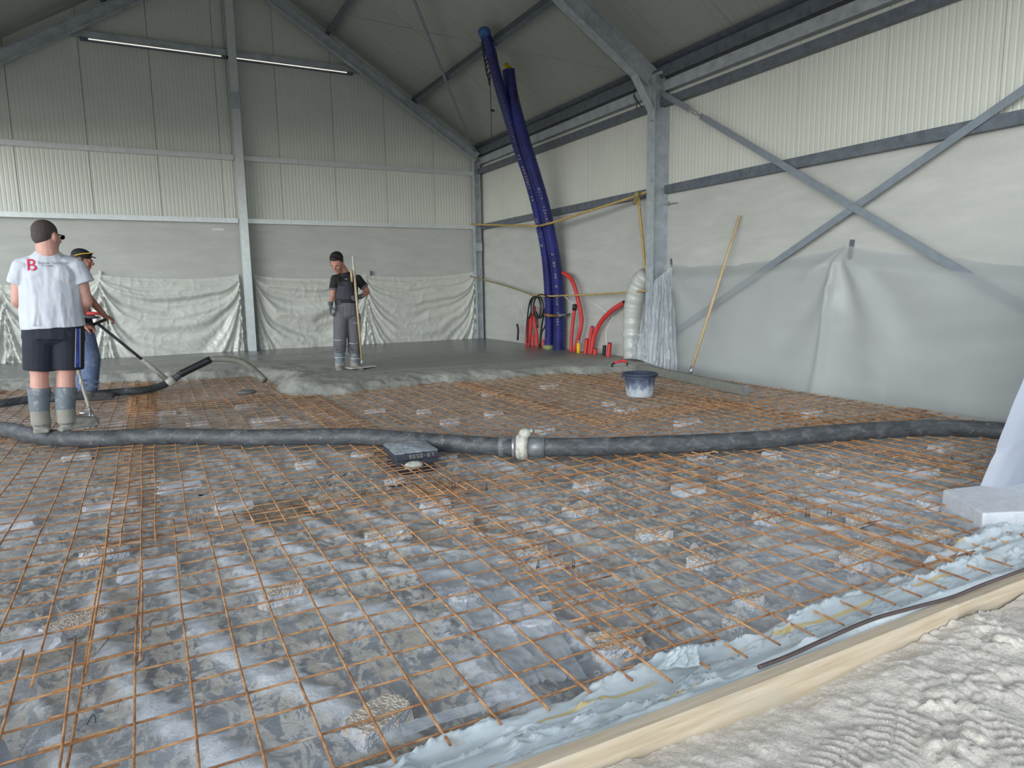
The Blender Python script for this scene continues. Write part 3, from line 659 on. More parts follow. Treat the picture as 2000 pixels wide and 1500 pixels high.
# ------------------------------------------------------------------ steel mesh
def mz(x, y): return -.104 + .014 * float(fbm(np.array(x * .9 + 3.), np.array(y * .9), 2) - .5)
def yfront(x):                                                  # where the pour begins
    return float(np.interp(x, [p[0] for p in front_s], [p[1] for p in front_s]))
front_s = sorted(front)
nbars = 0
def bar_mesh(p0, p1, r, seed, sag):
    n = max(3, int((p1 - p0).length / .22)); pts = []
    w = random.Random(seed); ph = w.random() * 6
    side = Vector((0, 1, 0)) if abs(p1.x - p0.x) > abs(p1.y - p0.y) else Vector((1, 0, 0))
    for i in range(n + 1):
        q = p0.lerp(p1, i / n); q.z = mz(q.x, q.y) + sag; q += side * (.0035 * math.sin(ph + i * .9)); pts.append(q)
    return MB().tube(pts, r, 6)
def sheet(x0, x1, y0, y1, bx, by, rot, dz, label, cut=None):
    """bars along y at bx + .15 k, bars along x at by + .1525 j, sheet turned by rot about its corner"""
    global nbars
    t = empty('steel_mesh_sheet', ((x0 + x1) / 2, (y0 + y1) / 2, -.104), label, 'steel mesh', 'rusty welded mesh sheets on the floor')
    c, s_ = math.cos(rot), math.sin(rot)
    T = lambda x, y: Vector((x0 + (x - x0) * c - (y - y0) * s_, y0 + (x - x0) * s_ + (y - y0) * c, 0))
    k = bx
    while k < x1 - .03:
        jit = random.uniform(-.012, .012); p0, p1 = T(k, y0 + jit), T(k, y1 + jit)
        lim = yfront(p1.x) + .45
        if p1.y > lim: p1 = p0.lerp(p1, max(.02, (lim - p0.y) / (p1.y - p0.y)))
        if p0.y < lim: bar_mesh(p0, p1, .0043, nbars, dz + .0042).build('bar', M['rust'], t, True); nbars += 1
        k += .15
    j = by
    while j < y1 - .03:
        jit = random.uniform(-.01, .01); p0, p1 = T(x0 + jit, j), T(x1 + jit, j)
        if cut: p1 = Vector((min(p1.x, cut), p1.y, 0))
        if p0.y < max(yfront(p0.x), yfront(p1.x)) + .4:
            bar_mesh(p0, p1, .0040, nbars, dz - .0040).build('bar', M['rust'], t, True); nbars += 1
        j += .1525
    return t
S = {}
S['A'] = sheet(-.37, 1.625, 1.56, 3.95, -.292, 1.62, .004, .0, 'rusty mesh sheet in the front centre, its left edge by the short doubled bars')
S['B'] = sheet(1.235, 3.15, 1.47, 3.93, 1.292, 1.652, -.012, .014, 'rusty mesh sheet at the front right, its bar ends over the pale blue film')
S['C'] = sheet(2.735, 4.75, 1.56, 3.87, 2.80, 1.66, -.010, .0, 'rusty mesh sheet beside the pale block at the front right corner', cut=None)
S['P'] = sheet(-1.9, -.14, 1.0, 2.62, -1.78, 1.06, .03, .024, 'rusty mesh sheet at the bottom left with short loose bar ends')
S['L'] = sheet(-2.03, -.03, 2.38, 7.1, -1.93, 2.48, .012, .012, 'rusty mesh sheet left of the front centre sheet, running back under the first hose')
sheet(-3.9, -1.72, 2.0, 6.6, -3.8, 2.06, .01, .0, 'rusty mesh sheet along the left edge of the picture')
S['D'] = sheet(-.31, 1.66, 3.60, 8.3, -.232, 3.66, .002, .014, 'rusty mesh sheet under the black access box and the hose in the middle')
sheet(-.35, 1.62, 7.95, 10.6, -.27, 8.0, .0, .0, 'rusty mesh sheet just in front of the flowing concrete')
sheet(-2.05, -.05, 6.8, 10.9, -1.96, 6.86, .0, .0, 'rusty mesh sheet under the feet of the man in the white T-shirt')
sheet(-3.9, -1.75, 6.3, 11.0, -3.8, 6.36, .0, .014, 'rusty mesh sheet at the far left beside the concrete')
S['E'] = sheet(1.28, 3.62, 3.56, 8.25, 1.35, 3.62, .008, .0, 'rusty mesh sheet behind the hose coupling up to the poured edge')
sheet(3.26, 5.2, 3.52, 5.2, 3.33, 3.58, .006, .014, 'rusty mesh sheet crossed by the right half of the hose')
sheet(3.3, 5.2, 4.82, 8.1, 3.38, 4.88, .006, .014, 'rusty mesh sheet under the bucket')
sheet(4.4, 6.36, 2.0, 3.9, 4.46, 2.06, .0, .014, 'rusty mesh sheet at the right by the milky curtain')
sheet(4.85, 6.36, 3.56, 5.16, 4.93, 3.62, .0, .0, 'rusty mesh sheet against the right wall film in front of the screed beam')
sheet(4.85, 6.36, 4.80, 7.8, 4.93, 4.86, .0, .0, 'rusty mesh sheet under the screed beam at the right wall')
def tie(u, v, par):
    p = at(u, v, 2, -.1); mb = MB(); a = random.uniform(0, 3); h = random.uniform(.03, .05)
    d = Vector((math.cos(a), math.sin(a), 0)) * .012
    mb.tube(catmull([p - d - Vector((0, 0, .01)), p + Vector((0, 0, .008)), p + d, p + d * .5 + Vector((0, 0, h))], 3), .0014, 5)
    mb.tube(catmull([p + d - Vector((0, 0, .01)), p + Vector((0, 0, .009)), p - d, p - d * .2 + Vector((.006, 0, h * .9))], 3), .0014, 5)
    mb.build('tie_wire', M['black'], par)
for u, v, k in ((710, 966, 'D'), (886, 952, 'B'), (950, 956, 'B'), (1060, 940, 'B'), (1083, 921, 'B'), (1120, 1108, 'B'), (1050, 1110, 'A'), (1216, 900, 'B'), (1389, 926, 'C'), (1620, 1003, 'C'), (1577, 1008, 'B'), (388, 1022, 'A'), (293, 935, 'L'), (247, 900, 'L'), (1860, 897, 'C'), (1897, 922, 'C'), (824, 925, 'D')):
    tie(u, v, S[k])
for pts in (((193, 1270), (200, 1262), (212, 1248), (227, 1234)), ((173, 1345), (176, 1337), (186, 1333), (206, 1326)), ((170, 1415), (176, 1404), (184, 1396), (187, 1412))):
    MB().tube(catmull([at(u, v, 2, -.085) for u, v in pts], 4), .0013, 5).build('tie_wire', M['black'], S['P'])

# ------------------------------------------------------------------ broken concrete spacers
def chunk(u, v, w, d, h, ang, peb, label, group=None):
    c = at(u, v, 2, -.125); r = random.Random(int(u * 7 + v)); k = 6
    vs, fs, idx = [], [], {}
    def vid(i, j, l):
        if (i, j, l) not in idx:
            x, y, z = (i / k - .5), (j / k - .5), l / 3 - .5
            q = Vector((x * w * (1 - .12 * max(0, z + .2)), y * d * (1 - .12 * max(0, z + .2)), z * h))
            corner = abs(x) + abs(y); sh = 1 - .16 * max(0, corner - .72) * 2
            a = .010 if peb else .006
            q = Vector((q.x * sh + r.uniform(-a, a), q.y * sh + r.uniform(-a, a), q.z + r.uniform(-a, a) * .6)); idx[i, j, l] = len(vs); vs.append(q)
        return idx[i, j, l]
    for i in range(k):
        for j in range(k): fs.append((vid(i, j, 3), vid(i + 1, j, 3), vid(i + 1, j + 1, 3), vid(i, j + 1, 3)))
        for l in range(3):
            fs.append((vid(i, 0, l), vid(i + 1, 0, l), vid(i + 1, 0, l + 1), vid(i, 0, l + 1))); fs.append((vid(i + 1, k, l), vid(i, k, l), vid(i, k, l + 1), vid(i + 1, k, l + 1)))
            fs.append((vid(0, i + 1, l), vid(0, i, l), vid(0, i, l + 1), vid(0, i + 1, l + 1))); fs.append((vid(k, i, l), vid(k, i + 1, l), vid(k, i + 1, l + 1), vid(k, i, l + 1)))
    R = Matrix.Rotation(ang, 3, 'Z'); me = MB().add([R @ q for q in vs], fs).mesh('concrete_chunk', M['pebble' if peb else 'chunk'])
    o = link('concrete_chunk', me); o.location = (c.x, c.y, -.118 - h / 2)
    tag(o, label, 'concrete chunk', group)
G = 'broken concrete pieces propping up the steel mesh'
for a in (
    (735, 1395, .20, .13, .07, .5, 1, 'large pebbly chunk under the front bars, nearest to the camera'),
    (553, 1155, .20, .10, .07, .3, 1, 'oblong pebbly chunk with a cement-smeared front, left of centre in the foreground'),
    (908, 1163, .11, .10, .07, .2, 0, 'small grey chunk just left of the flat slab chunk'),
    (1025, 1200, .24, .20, .06, -.5, 0, 'flat pale slab chunk wrapped by clear film in the foreground'),
    (1200, 1250, .20, .15, .06, -.2, 1, 'wide pebbly chunk under crossing bars near the film flap'),
    (1462, 1165, .13, .10, .08, .4, 1, 'pebbly chunk standing alone among the front right bars'),
    (1437, 1210, .08, .07, .04, .4, 1, 'small dirty lump just in front of the lone pebbly chunk'),
    (1695, 1080, .34, .13, .07, .1, 1, 'largest dirty chunk under the doubled bars at the right'),
    (1825, 1045, .24, .11, .07, -.1, 1, 'long pebbly chunk near the pale block'),
    (1685, 1008, .24, .09, .04, .2, 1, 'flat pebbly strip of rubble behind the largest dirty chunk'),
    (1500, 1003, .17, .10, .06, .1, 1, 'pebbly chunk under the mesh lap right of centre'),
    (1345, 950, .22, .12, .07, .0, 0, 'box-shaped grey chunk with a shaded front, right of the tie wires'),
    (1150, 940, .20, .14, .06, .4, 1, 'pebbly chunk below the hose coupling, under the orange lap bars'),
    (1132, 990, .20, .13, .06, .2, 1, 'pebbly chunk in front of the one below the hose coupling'),
    (1277, 1038, .18, .11, .05, -.3, 1, 'sunken pebbly chunk in a film crease, centre right'),
    (1367, 1090, .13, .09, .05, .3, 1, 'little pebbly heap amid the centre right bars'),
    (1037, 1073, .18, .09, .06, .1, 1, 'rust-tinted pebbly chunk under the crossing lap bars'),
    (1066, 1096, .16, .10, .06, .1, 0, 'white-grey chunk touching the rust-tinted pebbly one'),
    (892, 1014, .18, .11, .07, -.1, 1, 'pebbly chunk left of the lap crossing, behind the long light one'),
    (755, 1040, .24, .11, .06, .15, 1, 'long light pebbly chunk in the middle foreground'),
    (850, 982, .18, .10, .05, .0, 0, 'pale grey chunk under the dark lap bars in front of the access box'),
    (648, 972, .26, .12, .05, .3, 1, 'pebbly chunk under doubled bars in front left of the access box'),
    (597, 903, .15, .09, .05, .1, 0, 'pale chunk a little in front of the hose, left of the access box'),
    (708, 884, .17, .09, .04, .0, 0, 'flat pale chunk touching the left side of the access box'),
    (872, 888, .15, .10, .05, .0, 0, 'light chunk against the right side of the access box'),
    (772, 936, .14, .07, .04, .0, 1, 'small light rubble piece right in front of the access box'),
    (457, 984, .22, .09, .05, .2, 0, 'pale chunk beside the brown sandy hole in the film'),
    (290, 1105, .26, .11, .07, .15, 0, 'long grey chunk under the doubled bars at the lower left'),
    (205, 1072, .22, .10, .06, .1, 1, 'dark-sided chunk under the rusty lap at the left'),
    (147, 1213, .24, .12, .07, .4, 1, 'pebbly chunk near the bottom left loose bars'),
    (62, 1252, .20, .10, .05, .2, 0, 'grey chunk left of the pebbly one near the bottom left'),
    (217, 982, .30, .08, .05, .1, 0, 'long narrow pale chunk below the man in shorts'),
    (350, 944, .28, .09, .05, .1, 0, 'pale chunk in the left middle, behind the long narrow one'),
    (22, 1018, .25, .12, .06, .0, 0, 'grey chunk cut by the left edge of the picture'),
    (150, 889, .20, .10, .04, .1, 0, 'light chunk in front of the hose below the left boot'),
    (1362, 891, .13, .10, .06, .1, 0, 'white-grey chunk just in front of the hose, right of centre'),
    (1427, 926, .16, .10, .05, .2, 1, 'light rubble piece under the doubled bars in the right middle'),
    (1617, 917, .16, .12, .08, .3, 1, 'upright pale chunk in the right middle, alone'),
    (1803, 917, .20, .10, .06, -.2, 0, 'white chunk near the curtain, in front of the hose'),
    (1838, 868, .26, .12, .06, .2, 0, 'whitish chunk just in front of the hose by the curtain'),
    (1825, 978, .20, .14, .05, -.5, 0, 'thin grey tile-like chunk behind the pale block'),
    (1507, 884, .13, .10, .05, .1, 0, 'pale chunk hugging the front of the right hose'),
    (1978, 1118, .16, .13, .10, .7, 0, 'dark broken stone on the blue film at the right edge'),
    (1370, 1340, .06, .05, .05, .3, 0, 'small grey stone against the timber board'),
    (732, 800, .22, .10, .06, .1, 0, 'light chunk behind the hose, left of the middle lap'),
    (828, 801, .14, .10, .06, .1, 0, 'small light chunk behind the hose, second of three in a row'),
    (878, 821, .19, .11, .07, .1, 0, 'bright chunk behind the hose, in front of the small light one'),
    (964, 806, .20, .10, .06, .1, 0, 'white chunk with a dark left side behind the hose coupling'),
    (960, 765, .26, .12, .06, .1, 0, 'pale chunk close to the concrete edge in the middle'),
    (1064, 836, .16, .12, .06, .1, 0, 'light chunk in the lap bars just behind the hose'),
    (1073, 752, .24, .12, .06, .1, 0, 'light chunk close to the concrete edge, left of the bucket'),
    (1189, 786, .13, .12, .06, .1, 0, 'square light chunk in front left of the bucket'),
    (1224, 798, .26, .14, .06, .1, 0, 'wide light chunk in front of the bucket'),
    (1343, 821, .30, .12, .06, .1, 0, 'wide pale chunk in front of the screed beam, near the hose'),
    (1583, 803, .26, .12, .06, .1, 0, 'pale chunk near the wall film behind the right hose'),
    (481, 791, .24, .10, .06, .1, 0, 'pale chunk in the far mesh below the nozzle'),
    (520, 817, .28, .10, .06, .1, 0, 'long light chunk in the far mesh, in front of the one below the nozzle'),
    (551, 841, .22, .08, .05, .1, 0, 'whitish chunk right behind the hose left of the dense mesh'),
    (323, 805, .22, .08, .05, .1, 0, 'thin pale chunk in the far mesh at the left'),
    (385, 825, .20, .10, .06, .1, 0, 'grey chunk in the far mesh, left of the two long light ones'),
    (1112, 858, .28, .10, .03, .0, 0, 'white slab piece right behind the hose, right of the coupling'),
): chunk(*a, group=G)
# pale block and curtain at the right, film scrap at the left
bx0 = at(1918, 1044, 2, -.135); mb = MB()
x, y = bx0.x, bx0.y
vs = []; nx, ny, nz = 10, 6, 3
tag(MB().add([Vector(p) for p in ((x, y, -.17), (x + 1.3, y - .55, -.17), (x + 1.5, y + .05, -.17), (x + .22, y + .33, -.17),
    (x, y + .004, -.028), (x + 1.3, y - .55, -.028), (x + 1.5, y + .05, -.028), (x + .23, y + .33, -.028))],
    [(3, 2, 1, 0), (4, 5, 6, 7), (0, 1, 5, 4), (1, 2, 6, 5), (2, 3, 7, 6), (3, 0, 4, 7)]).build('footing_block', M['block']), 'pale concrete block at the right edge beside the milky curtain', 'block')
bo = COL.objects['footing_block']; bv = bo.modifiers.new('bevel', 'BEVEL'); bv.width = .008; bv.segments = 2
a = at(1913, 984, 2, -.115); b = a + Vector((1.25, -.25, .0)); up_ = at(2000, 744, 1, a.y + .0) - a; up_ = up_ * 2.6
quadfilm('plastic_curtain', (a, b, b + up_ * 1.0 + Vector((.6, -.1, 0)), a + up_), M['frontfilm'], nu=70, nv=70, amp=.012, freq=1.8, seed=21, label='milky plastic curtain hanging at the right edge of the picture',
         pleat=lambda u, v: .030 * np.sin(u * 12 + 2 * v) * (1 - .4 * v) - .03 * np.exp(-(u / .02) ** 2))
a = at(40, 1505, 2, -.09)
quadfilm('film_scrap', (a, a + Vector((-.5, -.25, 0)), at(0, 1432, 2, -.06) + Vector((-.45, 0, .2)), at(0, 1432, 2, -.08)), M['frontfilm'], amp=.008, freq=4, seed=2, label='corner of a milky plastic sheet at the lower left edge')

# ------------------------------------------------------------------ wall films
def swag_film(name, pins, P, bottom, label, mat, fold, nu=260, nv=90, off=(.03, .06)):
    """pins: (s, ztop); P(s, d, z) -> world point; film hung from pins, sagging between them"""
    S_ = np.linspace(pins[0][0], pins[-1][0], nu); ps = [p[0] for p in pins]; pz = [p[1] for p in pins]
    seg = np.clip(np.searchsorted(ps, S_, 'right') - 1, 0, len(pins) - 2); ps_, pz_ = np.array(ps), np.array(pz)
    L = ps_[seg + 1] - ps_[seg]; u = (S_ - ps_[seg]) / L; zt = pz_[seg] * (1 - u) + pz_[seg + 1] * u - .10 * np.minimum(1, L / 2.3) * (4 * u * (1 - u)) ** .6
    U, V = np.meshgrid(u, np.linspace(0, 1, nv)); SS = np.meshgrid(S_, np.linspace(0, 1, nv))[0]; Zt = zt[None, :]
    Z = Zt + (bottom - Zt) * V; D = fold(SS, Z, U, Zt - Z, seg[None, :] + 0 * Z)
    D = D + off[0] + off[1] * sstep(0, .12, V)
    x, y, z = P(SS, D, Z)
    return tag(link(name, gridmesh(name, x, y, z, mat)), label, 'film')
def fold_back(S_, Z, U, dep, seg):
    s = (4 * U * (1 - U)) ** .5 + .13; n = fbm(S_ * 1.3, Z * 1.5 + seg, 3) - .5
    c = dep / s; sw = np.sin(6.28 * (2.9 * np.sqrt(c + .02) + .8 * n + .35 * np.sin(seg * 2.1)))
    m = sstep(.2, .6, fbm(S_ * .7 + 3, Z + 9, 2))
    cr = .010 * np.exp(-np.abs(2 * fbm(S_ * 7, Z * 7, 3) - 1) * 10)
    return .042 * sw * np.minimum(1, dep * 3) * (.35 + .65 * m) + .010 * np.sin(6.28 * 9 * np.sqrt(c + .03) + n * 9) * np.minimum(1, dep * 4) + cr + .01 * n
for pins, lab in (([(-3.3, 1.4), (-2.2, 1.30), (-.797, 1.47), (1.46, 1.45)], 'wrinkled shiny film hung on the gable plinth, left of the centre column'),
                  ([(1.74, 1.44), (3.9, 1.44), (6.33, 1.49)], 'wrinkled shiny film hung on the gable plinth, right of the centre column')):
    swag_film('wall_film', pins, lambda s, d, z: (s, YB - .01 - d, z), -.03, lab, M['backfilm'], fold_back)
tag(MB().box(at(725, 534, 1, YB - .05), (.05, .01, .10)).build('tape_piece', M['tape']), 'small dark tape piece holding the film right of the gable column', 'tape')
tag(MB().box(at(195, 536, 1, YB - .05), (.04, .01, .12)).build('tape_piece', M['white']), 'small white tape piece holding the gable film just right of the man in jeans', 'tape')
def fold_right(S_, Z, U, dep, seg):
    d = 0; n = fbm(S_ * .9, Z * .9, 3) - .5
    for (p, zt, k) in ((7.55, 1.40, .5), (4.84, 1.50, 1.0), (1.6, 1.2, .6)):
        th = np.arctan2(S_ - p, np.maximum(.02, zt - Z)); r = np.hypot(S_ - p, zt - Z)
        d = d + k * .060 * np.minimum(1, r * 2.2) * np.exp(-r * .35) * (np.sin(th * 9 + 4 * n) * np.exp(-(th / .9) ** 2) + 1.5 * np.exp(-((th - .06 - .04 * r) / (.045)) ** 2))
    return d + .06 * n + .02 * np.sin(dep * 7 + n * 6) * np.exp(-dep * 2)
swag_film('wall_film', [(1.6, 1.22), (4.84, 1.50), (7.62, 1.41)], lambda s, d, z: (XR - .01 - d - .26 * np.maximum(0, (4.2 - s) / 1.4) * sstep(.6, -.1, z), s, z), -.12, 'hazy translucent film hung along the right wall plinth', M['wallfilm'], fold_right, 300, 80, (.01, .15))
for u, v, dz, w, a_, lab in ((1662, 487, .20, .05, .12, 'grey tape piece pinning the peak of the right wall film'), (1311, 514, .13, .03, -.15, 'grey tape piece pinning the film beside the portal column')):
    p = at(u, v, 0, XR - .02); tag(MB().box(p, (.008, w, dz), Matrix.Rotation(a_, 3, 'X')).build('tape_piece', M['tape']), lab, 'tape')
# clear film bunched around the foot of the portal column
t = empty('column_wrap', at(1290, 720, 2, 0), 'clear crumpled film bunched around the foot of the portal column', 'film')
def hang(P, seed, k=6, amp=.03): quadfilm('film_sheet', P, M['clearfilm'], nu=36, nv=60, amp=amp, freq=6, seed=seed, parent=t, pleat=lambda u, v: .035 * np.sin(u * 6.28 * k + 3 * v) * (.4 + .6 * v))
hang((at(1262, 706, 1, 7.35), at(1304, 722, 1, 7.3), at(1311, 522, 1, 7.45), at(1277, 548, 1, 7.5)), 3)
hang((at(1242, 700, 1, 7.75), at(1284, 716, 1, 7.4), at(1288, 545, 1, 7.6), at(1266, 560, 1, 7.8)), 8, 4)
hang((at(1296, 722, 1, 7.25), at(1322, 726, 1, 7.2), at(1311, 530, 1, 7.5), at(1296, 560, 1, 7.4)), 14, 3)

# ------------------------------------------------------------------ service pipes in the corner
def ribbed(path, r, pitch, amp, n=16, wob=0):
    pts = catmull(path, 16); L = [0]
    for a, b in zip(pts[:-1], pts[1:]): L.append(L[-1] + (b - a).length)
    m = int(L[-1] / pitch * 4); out = []; j = 0
    for i in range(m + 1):
        s = L[-1] * i / m
        while j < len(L) - 2 and L[j + 1] < s: j += 1
        out.append(pts[j].lerp(pts[j + 1], (s - L[j]) / max(1e-9, L[j + 1] - L[j])))
    return MB().tube(out, [r + amp * (1 if i % 4 in (0, 1) else -1) for i in range(m + 1)], n)
PYB = 10.4
t = empty('blue_pipe', at(1091, 684, 1, PYB), 'thick blue corrugated pipe leaning against the purlin, its top cut off with a yellow core', 'pipe')
bp = [at(u, v, 1, PYB) for u, v in ((1091, 688), (1092, 640), (1091, 590), (1087, 530), (1077, 470), (1062, 400), (1043, 335), (1024, 275), (1007, 215), (998, 175), (993, 136))]
ribbed(bp, .102, .032, .0050, 18).build('pipe_wall', M['blue'], t, True)
MB().tube([at(989, 140, 1, PYB), at(989, 124, 1, PYB)], .036, 10).build('core_pipe', M['yellow'], t, True)
MB().tube([at(996, 138, 1, PYB), at(996, 129, 1, PYB)], .03, 10).build('core_pipe', M['yellow'], t, True)
mb = MB()
for (u, v, l) in ((1013, 192, 22), (1011, 185, 18)): mb.tube([at(u - 3, v - 8, 1, PYB - .1), at(u, v, 1, PYB - .12), at(u, v + l * .6, 1, PYB - .1)], .012, 6)
mb.build('wrap_strips', M['black'], t)
t2 = empty('blue_pipe', at(1072, 682, 1, PYB + .25), 'slimmer blue corrugated pipe behind the thick one, tied to the purlin', 'pipe')
Y2 = PYB + .22
b2 = [at(1072, 686, 1, Y2), at(1073, 640, 1, Y2), at(1072, 575, 1, Y2), at(1066, 500, 1, Y2), at(1052, 425, 1, Y2), at(1034, 355, 1, Y2), at(1012, 290, 1, Y2), at(992, 225, 1, Y2 - .15), at(976, 170, 1, Y2 - .30), at(960, 110, 1, Y2 - .46), at(948, 68, 1, Y2 - .60)]
ribbed(b2, .083, .032, .0042, 16).build('pipe_wall', M['blue'], t2, True)
MB().ell(at(946, 63, 1, Y2 - .62), (.10, .10, .08)).build('end_cap', simple('faded_blue_film_cap', srgb(50, 96, 150), .5, 0, .2, 40), t2, True)
MB().tube([at(1072, 683, 1, Y2 - .02), at(1072, 674, 1, Y2 - .02)], .092, 16).build('tape_band', M['lime'], t2, True)
mb = MB()
for k in range(9):
    u = 944 + k * 1.6 + random.uniform(-1, 1); v = 78 + k * 9
    mb.tube(catmull([at(u, v, 1, Y2 - .72), at(u - 3, v + 9, 1, Y2 - .74), at(u - 1, v + 17, 1, Y2 - .72)], 3), .011, 5)
for k in range(3): mb.tube(catmull([at(967 + k, 95 + k * 6, 1, Y2 - .72), at(969 + k, 103 + k * 6, 1, Y2 - .72), at(971, 112, 1, Y2 - .72)], 3), .010, 5)
mb.build('torn_wrap_strips', M['black'], t2)
t = empty('hanging_cord', at(958, 150, 1, Y2 - .72), 'thin black cord hanging from the top of the slimmer blue pipe', 'cord')
MB().tube(catmull([at(957, 140, 1, Y2 - .72), at(959, 215, 1, Y2 - .72), at(960, 278, 1, Y2 - .72)], 5), .006, 6).build('cord', M['black'], t)
MB().box(at(962, 216, 1, Y2 - .72), (.06, .02, .03)).build('cord_tag', M['black'], t)
# pale imprint running along both blue pipes (illegible lettering)
def imprint(path, r, s0, s1, cam_side, parent, step=.052, seed=0):
    pts = catmull(path, 16); L = [0]; rr = random.Random(seed)
    for a, b in zip(pts[:-1], pts[1:]): L.append(L[-1] + (b - a).length)
    mb = MB(); s = s0
    while s < s1:
        j = max(i for i in range(len(L)) if L[i] <= s); j = min(j, len(pts) - 2)
        p = pts[j].lerp(pts[j + 1], (s - L[j]) / (L[j + 1] - L[j])); a = (pts[j + 1] - pts[j]).normalized()
        toc = (CAM_O - p); toc = (toc - a * toc.dot(a)).normalized(); sd = a.cross(toc); n = (toc + sd * cam_side).normalized(); w = n.cross(a)
        q = p + n * (r + .0058); hgt = rr.uniform(.022, .038); wd = rr.uniform(.018, .03)
        for (da, dw, la, lw) in ((0, -hgt / 2, wd, .005), (0, hgt / 2, wd, .005), (-wd / 2, 0, .005, hgt), (wd / 2, 0, .005, hgt))[:rr.randint(2, 4)]:
            c = q + a * da + w * dw; mb.add([c - a * la / 2 - w * lw / 2, c + a * la / 2 - w * lw / 2, c + a * la / 2 + w * lw / 2, c - a * la / 2 + w * lw / 2], [(0, 1, 2, 3)])
        s += step * (1 if rr.random() < .86 else 3)
    return mb.build('printed_lettering', M['writing'], parent)
imprint(bp, .102, .5, 1.75, -.25, COL.objects['blue_pipe'], seed=1); imprint(bp, .102, 2.3, 2.9, -.05, COL.objects['blue_pipe'], seed=2); imprint(b2, .083, 2.7, 3.5, -.4, t2, seed=4); imprint(b2, .083, 1.9, 2.4, -.6, t2, seed=5)
# red ducts
def RXp(u, v, x=6.40): return at(u, v, 0, x)
def duct(px_, r, label, x=6.40, mat='red', capmat='redend', nm='red_duct', cap=True, group=None):
    t = empty(nm, RXp(*px_[0], x), label, 'duct', group); pts = [RXp(u, v, x) for u, v in px_]
    path = pts if len(pts) == 2 else None
    ribbed(pts if len(pts) > 2 else [pts[0], pts[0].lerp(pts[1], .5), pts[1]], r, .016 if r < .05 else .03, .0012, 14).build('duct_wall', M[mat], t, True)
    if cap:
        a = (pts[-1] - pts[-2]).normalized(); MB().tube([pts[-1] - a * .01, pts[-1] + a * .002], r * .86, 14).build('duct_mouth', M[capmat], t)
    return t
duct(((1028, 674), (1030, 640), (1032, 620)), .034, 'red duct rising at the far left of the pipe cluster')
duct(((1033, 676), (1036, 645), (1038, 612)), .034, 'red duct just right of the far left one, behind the black coil')
duct(((1041, 677), (1041, 653)), .030, 'short red duct stub between the left ducts', 6.36)
duct(((1049, 678), (1048, 650), (1044, 628), (1044, 598)), .032, 'red duct running up inside the black cable coil')
duct(((1063, 680), (1061, 664)), .028, 'low red duct stub at the left foot of the blue pipes', 6.34)
t = duct(((1115, 686), (1117, 650), (1120, 620), (1122, 604)), .032, 'straight red duct with a black cap right of the blue pipes', cap=False)
MB().tube([RXp(1122, 606), RXp(1123, 594)], .040, 12).build('duct_cap', M['black'], t, True)
duct(((1122, 686), (1131, 655), (1136, 625), (1131, 595), (1123, 562), (1113, 542), (1100, 533)), .036, 'tall red duct bowing out and back to the blue pipe', 6.38)
duct(((1143, 690), (1146, 662)), .036, 'short red duct at the foot of the leaning one', 6.34)
duct(((1149, 691), (1153, 660), (1157, 638)), .034, 'medium upright red duct with an open dark mouth')
duct(((1154, 691), (1161, 655), (1176, 626), (1196, 606), (1219, 591)), .038, 'long red duct leaning to the right towards the wrapped pipe')
duct(((1162, 692), (1163, 681)), .034, 'very short red duct stub right of the leaning duct', 6.34)
duct(((1179, 694), (1181, 675)), .030, 'black-taped red stub at the right of the ducts', 6.36, 'black')
duct(((1188, 696), (1191, 670)), .038, 'wide red duct stub tied with white string at the right', 6.33)
t = empty('yellow_duct', RXp(1130, 690, 6.3), 'short yellow duct stub right of the tall bowed red duct', 'duct'); MB().tube([RXp(1130, 692, 6.3), RXp(1130, 670, 6.3)], .034, 14).build('duct_wall', M['yellow'], t, True)
MB().tube([RXp(1130, 671, 6.3), RXp(1130, 664, 6.3)], .014, 8).build('wire_end', M['steel'], t, True)
t = empty('yellow_duct', RXp(1063, 681, 6.28), 'tiny yellow duct end at the left foot of the blue pipes', 'duct'); MB().tube([RXp(1063, 683, 6.28), RXp(1063, 675, 6.28)], .016, 10).build('duct_wall', M['yellow'], t, True)
# black cables
def cable(px_, r, label, x=6.36, mat='black', nm='black_cable', cat='cable'):
    t = tag(MB().tube(catmull([RXp(u, v, x) for u, v in px_], 6), r, 7).build(nm, M[mat], None, True), label, cat); return t
coil = [(1033, 622)] + [(1045 + 8.5 * math.cos(a) + .6 * k, 600 + 21 * math.sin(a)) for k, a in enumerate([math.pi * (.85 + .25 * i) for i in range(17)])] + [(1050, 640)]
cable(coil, .017, 'black cable coiled in an upright loop over the left ducts', 6.30)
cable(((1030, 670), (1029, 640), (1032, 605), (1037, 585), (1046, 577)), .015, 'black cable arching up at the left of the coil', 6.32)
cable(((1055, 680), (1056, 655), (1060, 625), (1066, 598), (1069, 585)), .017, 'black cable rising between coil and blue pipes', 6.32)
cable(((1050, 577), (1058, 575), (1068, 579), (1078, 586)), .013, 'black cable end lying over the tan strap before the blue pipe', 6.12)
cable(((1054, 676), (1058, 650), (1064, 638), (1068, 622)), .014, 'short curved black cable with a red tip', 6.30)
cable(((1011, 664), (1012, 645), (1010, 633)), .022, 'short black cable post standing left of all ducts', 6.40)
cable(((1011, 622), (1012, 608), (1016, 590), (1022, 584)), .004, 'thin white wire hooking down at the left', 6.38, 'white', 'white_wire', 'wire')
cable(((1018, 592), (1020, 606), (1028, 616), (1036, 617)), .006, 'white wire loop at the left of the coil', 6.34, 'white', 'white_wire', 'wire')
cable(((1103, 579), (1112, 588), (1121, 594)), .006, 'white wire running from the strap to the black duct cap', 6.2, 'white', 'white_wire', 'wire')
cable(((1161, 593), (1172, 601), (1188, 615)), .008, 'white stick-like wire pointing at the leaning duct', 6.546, 'white', 'white_wire', 'wire')
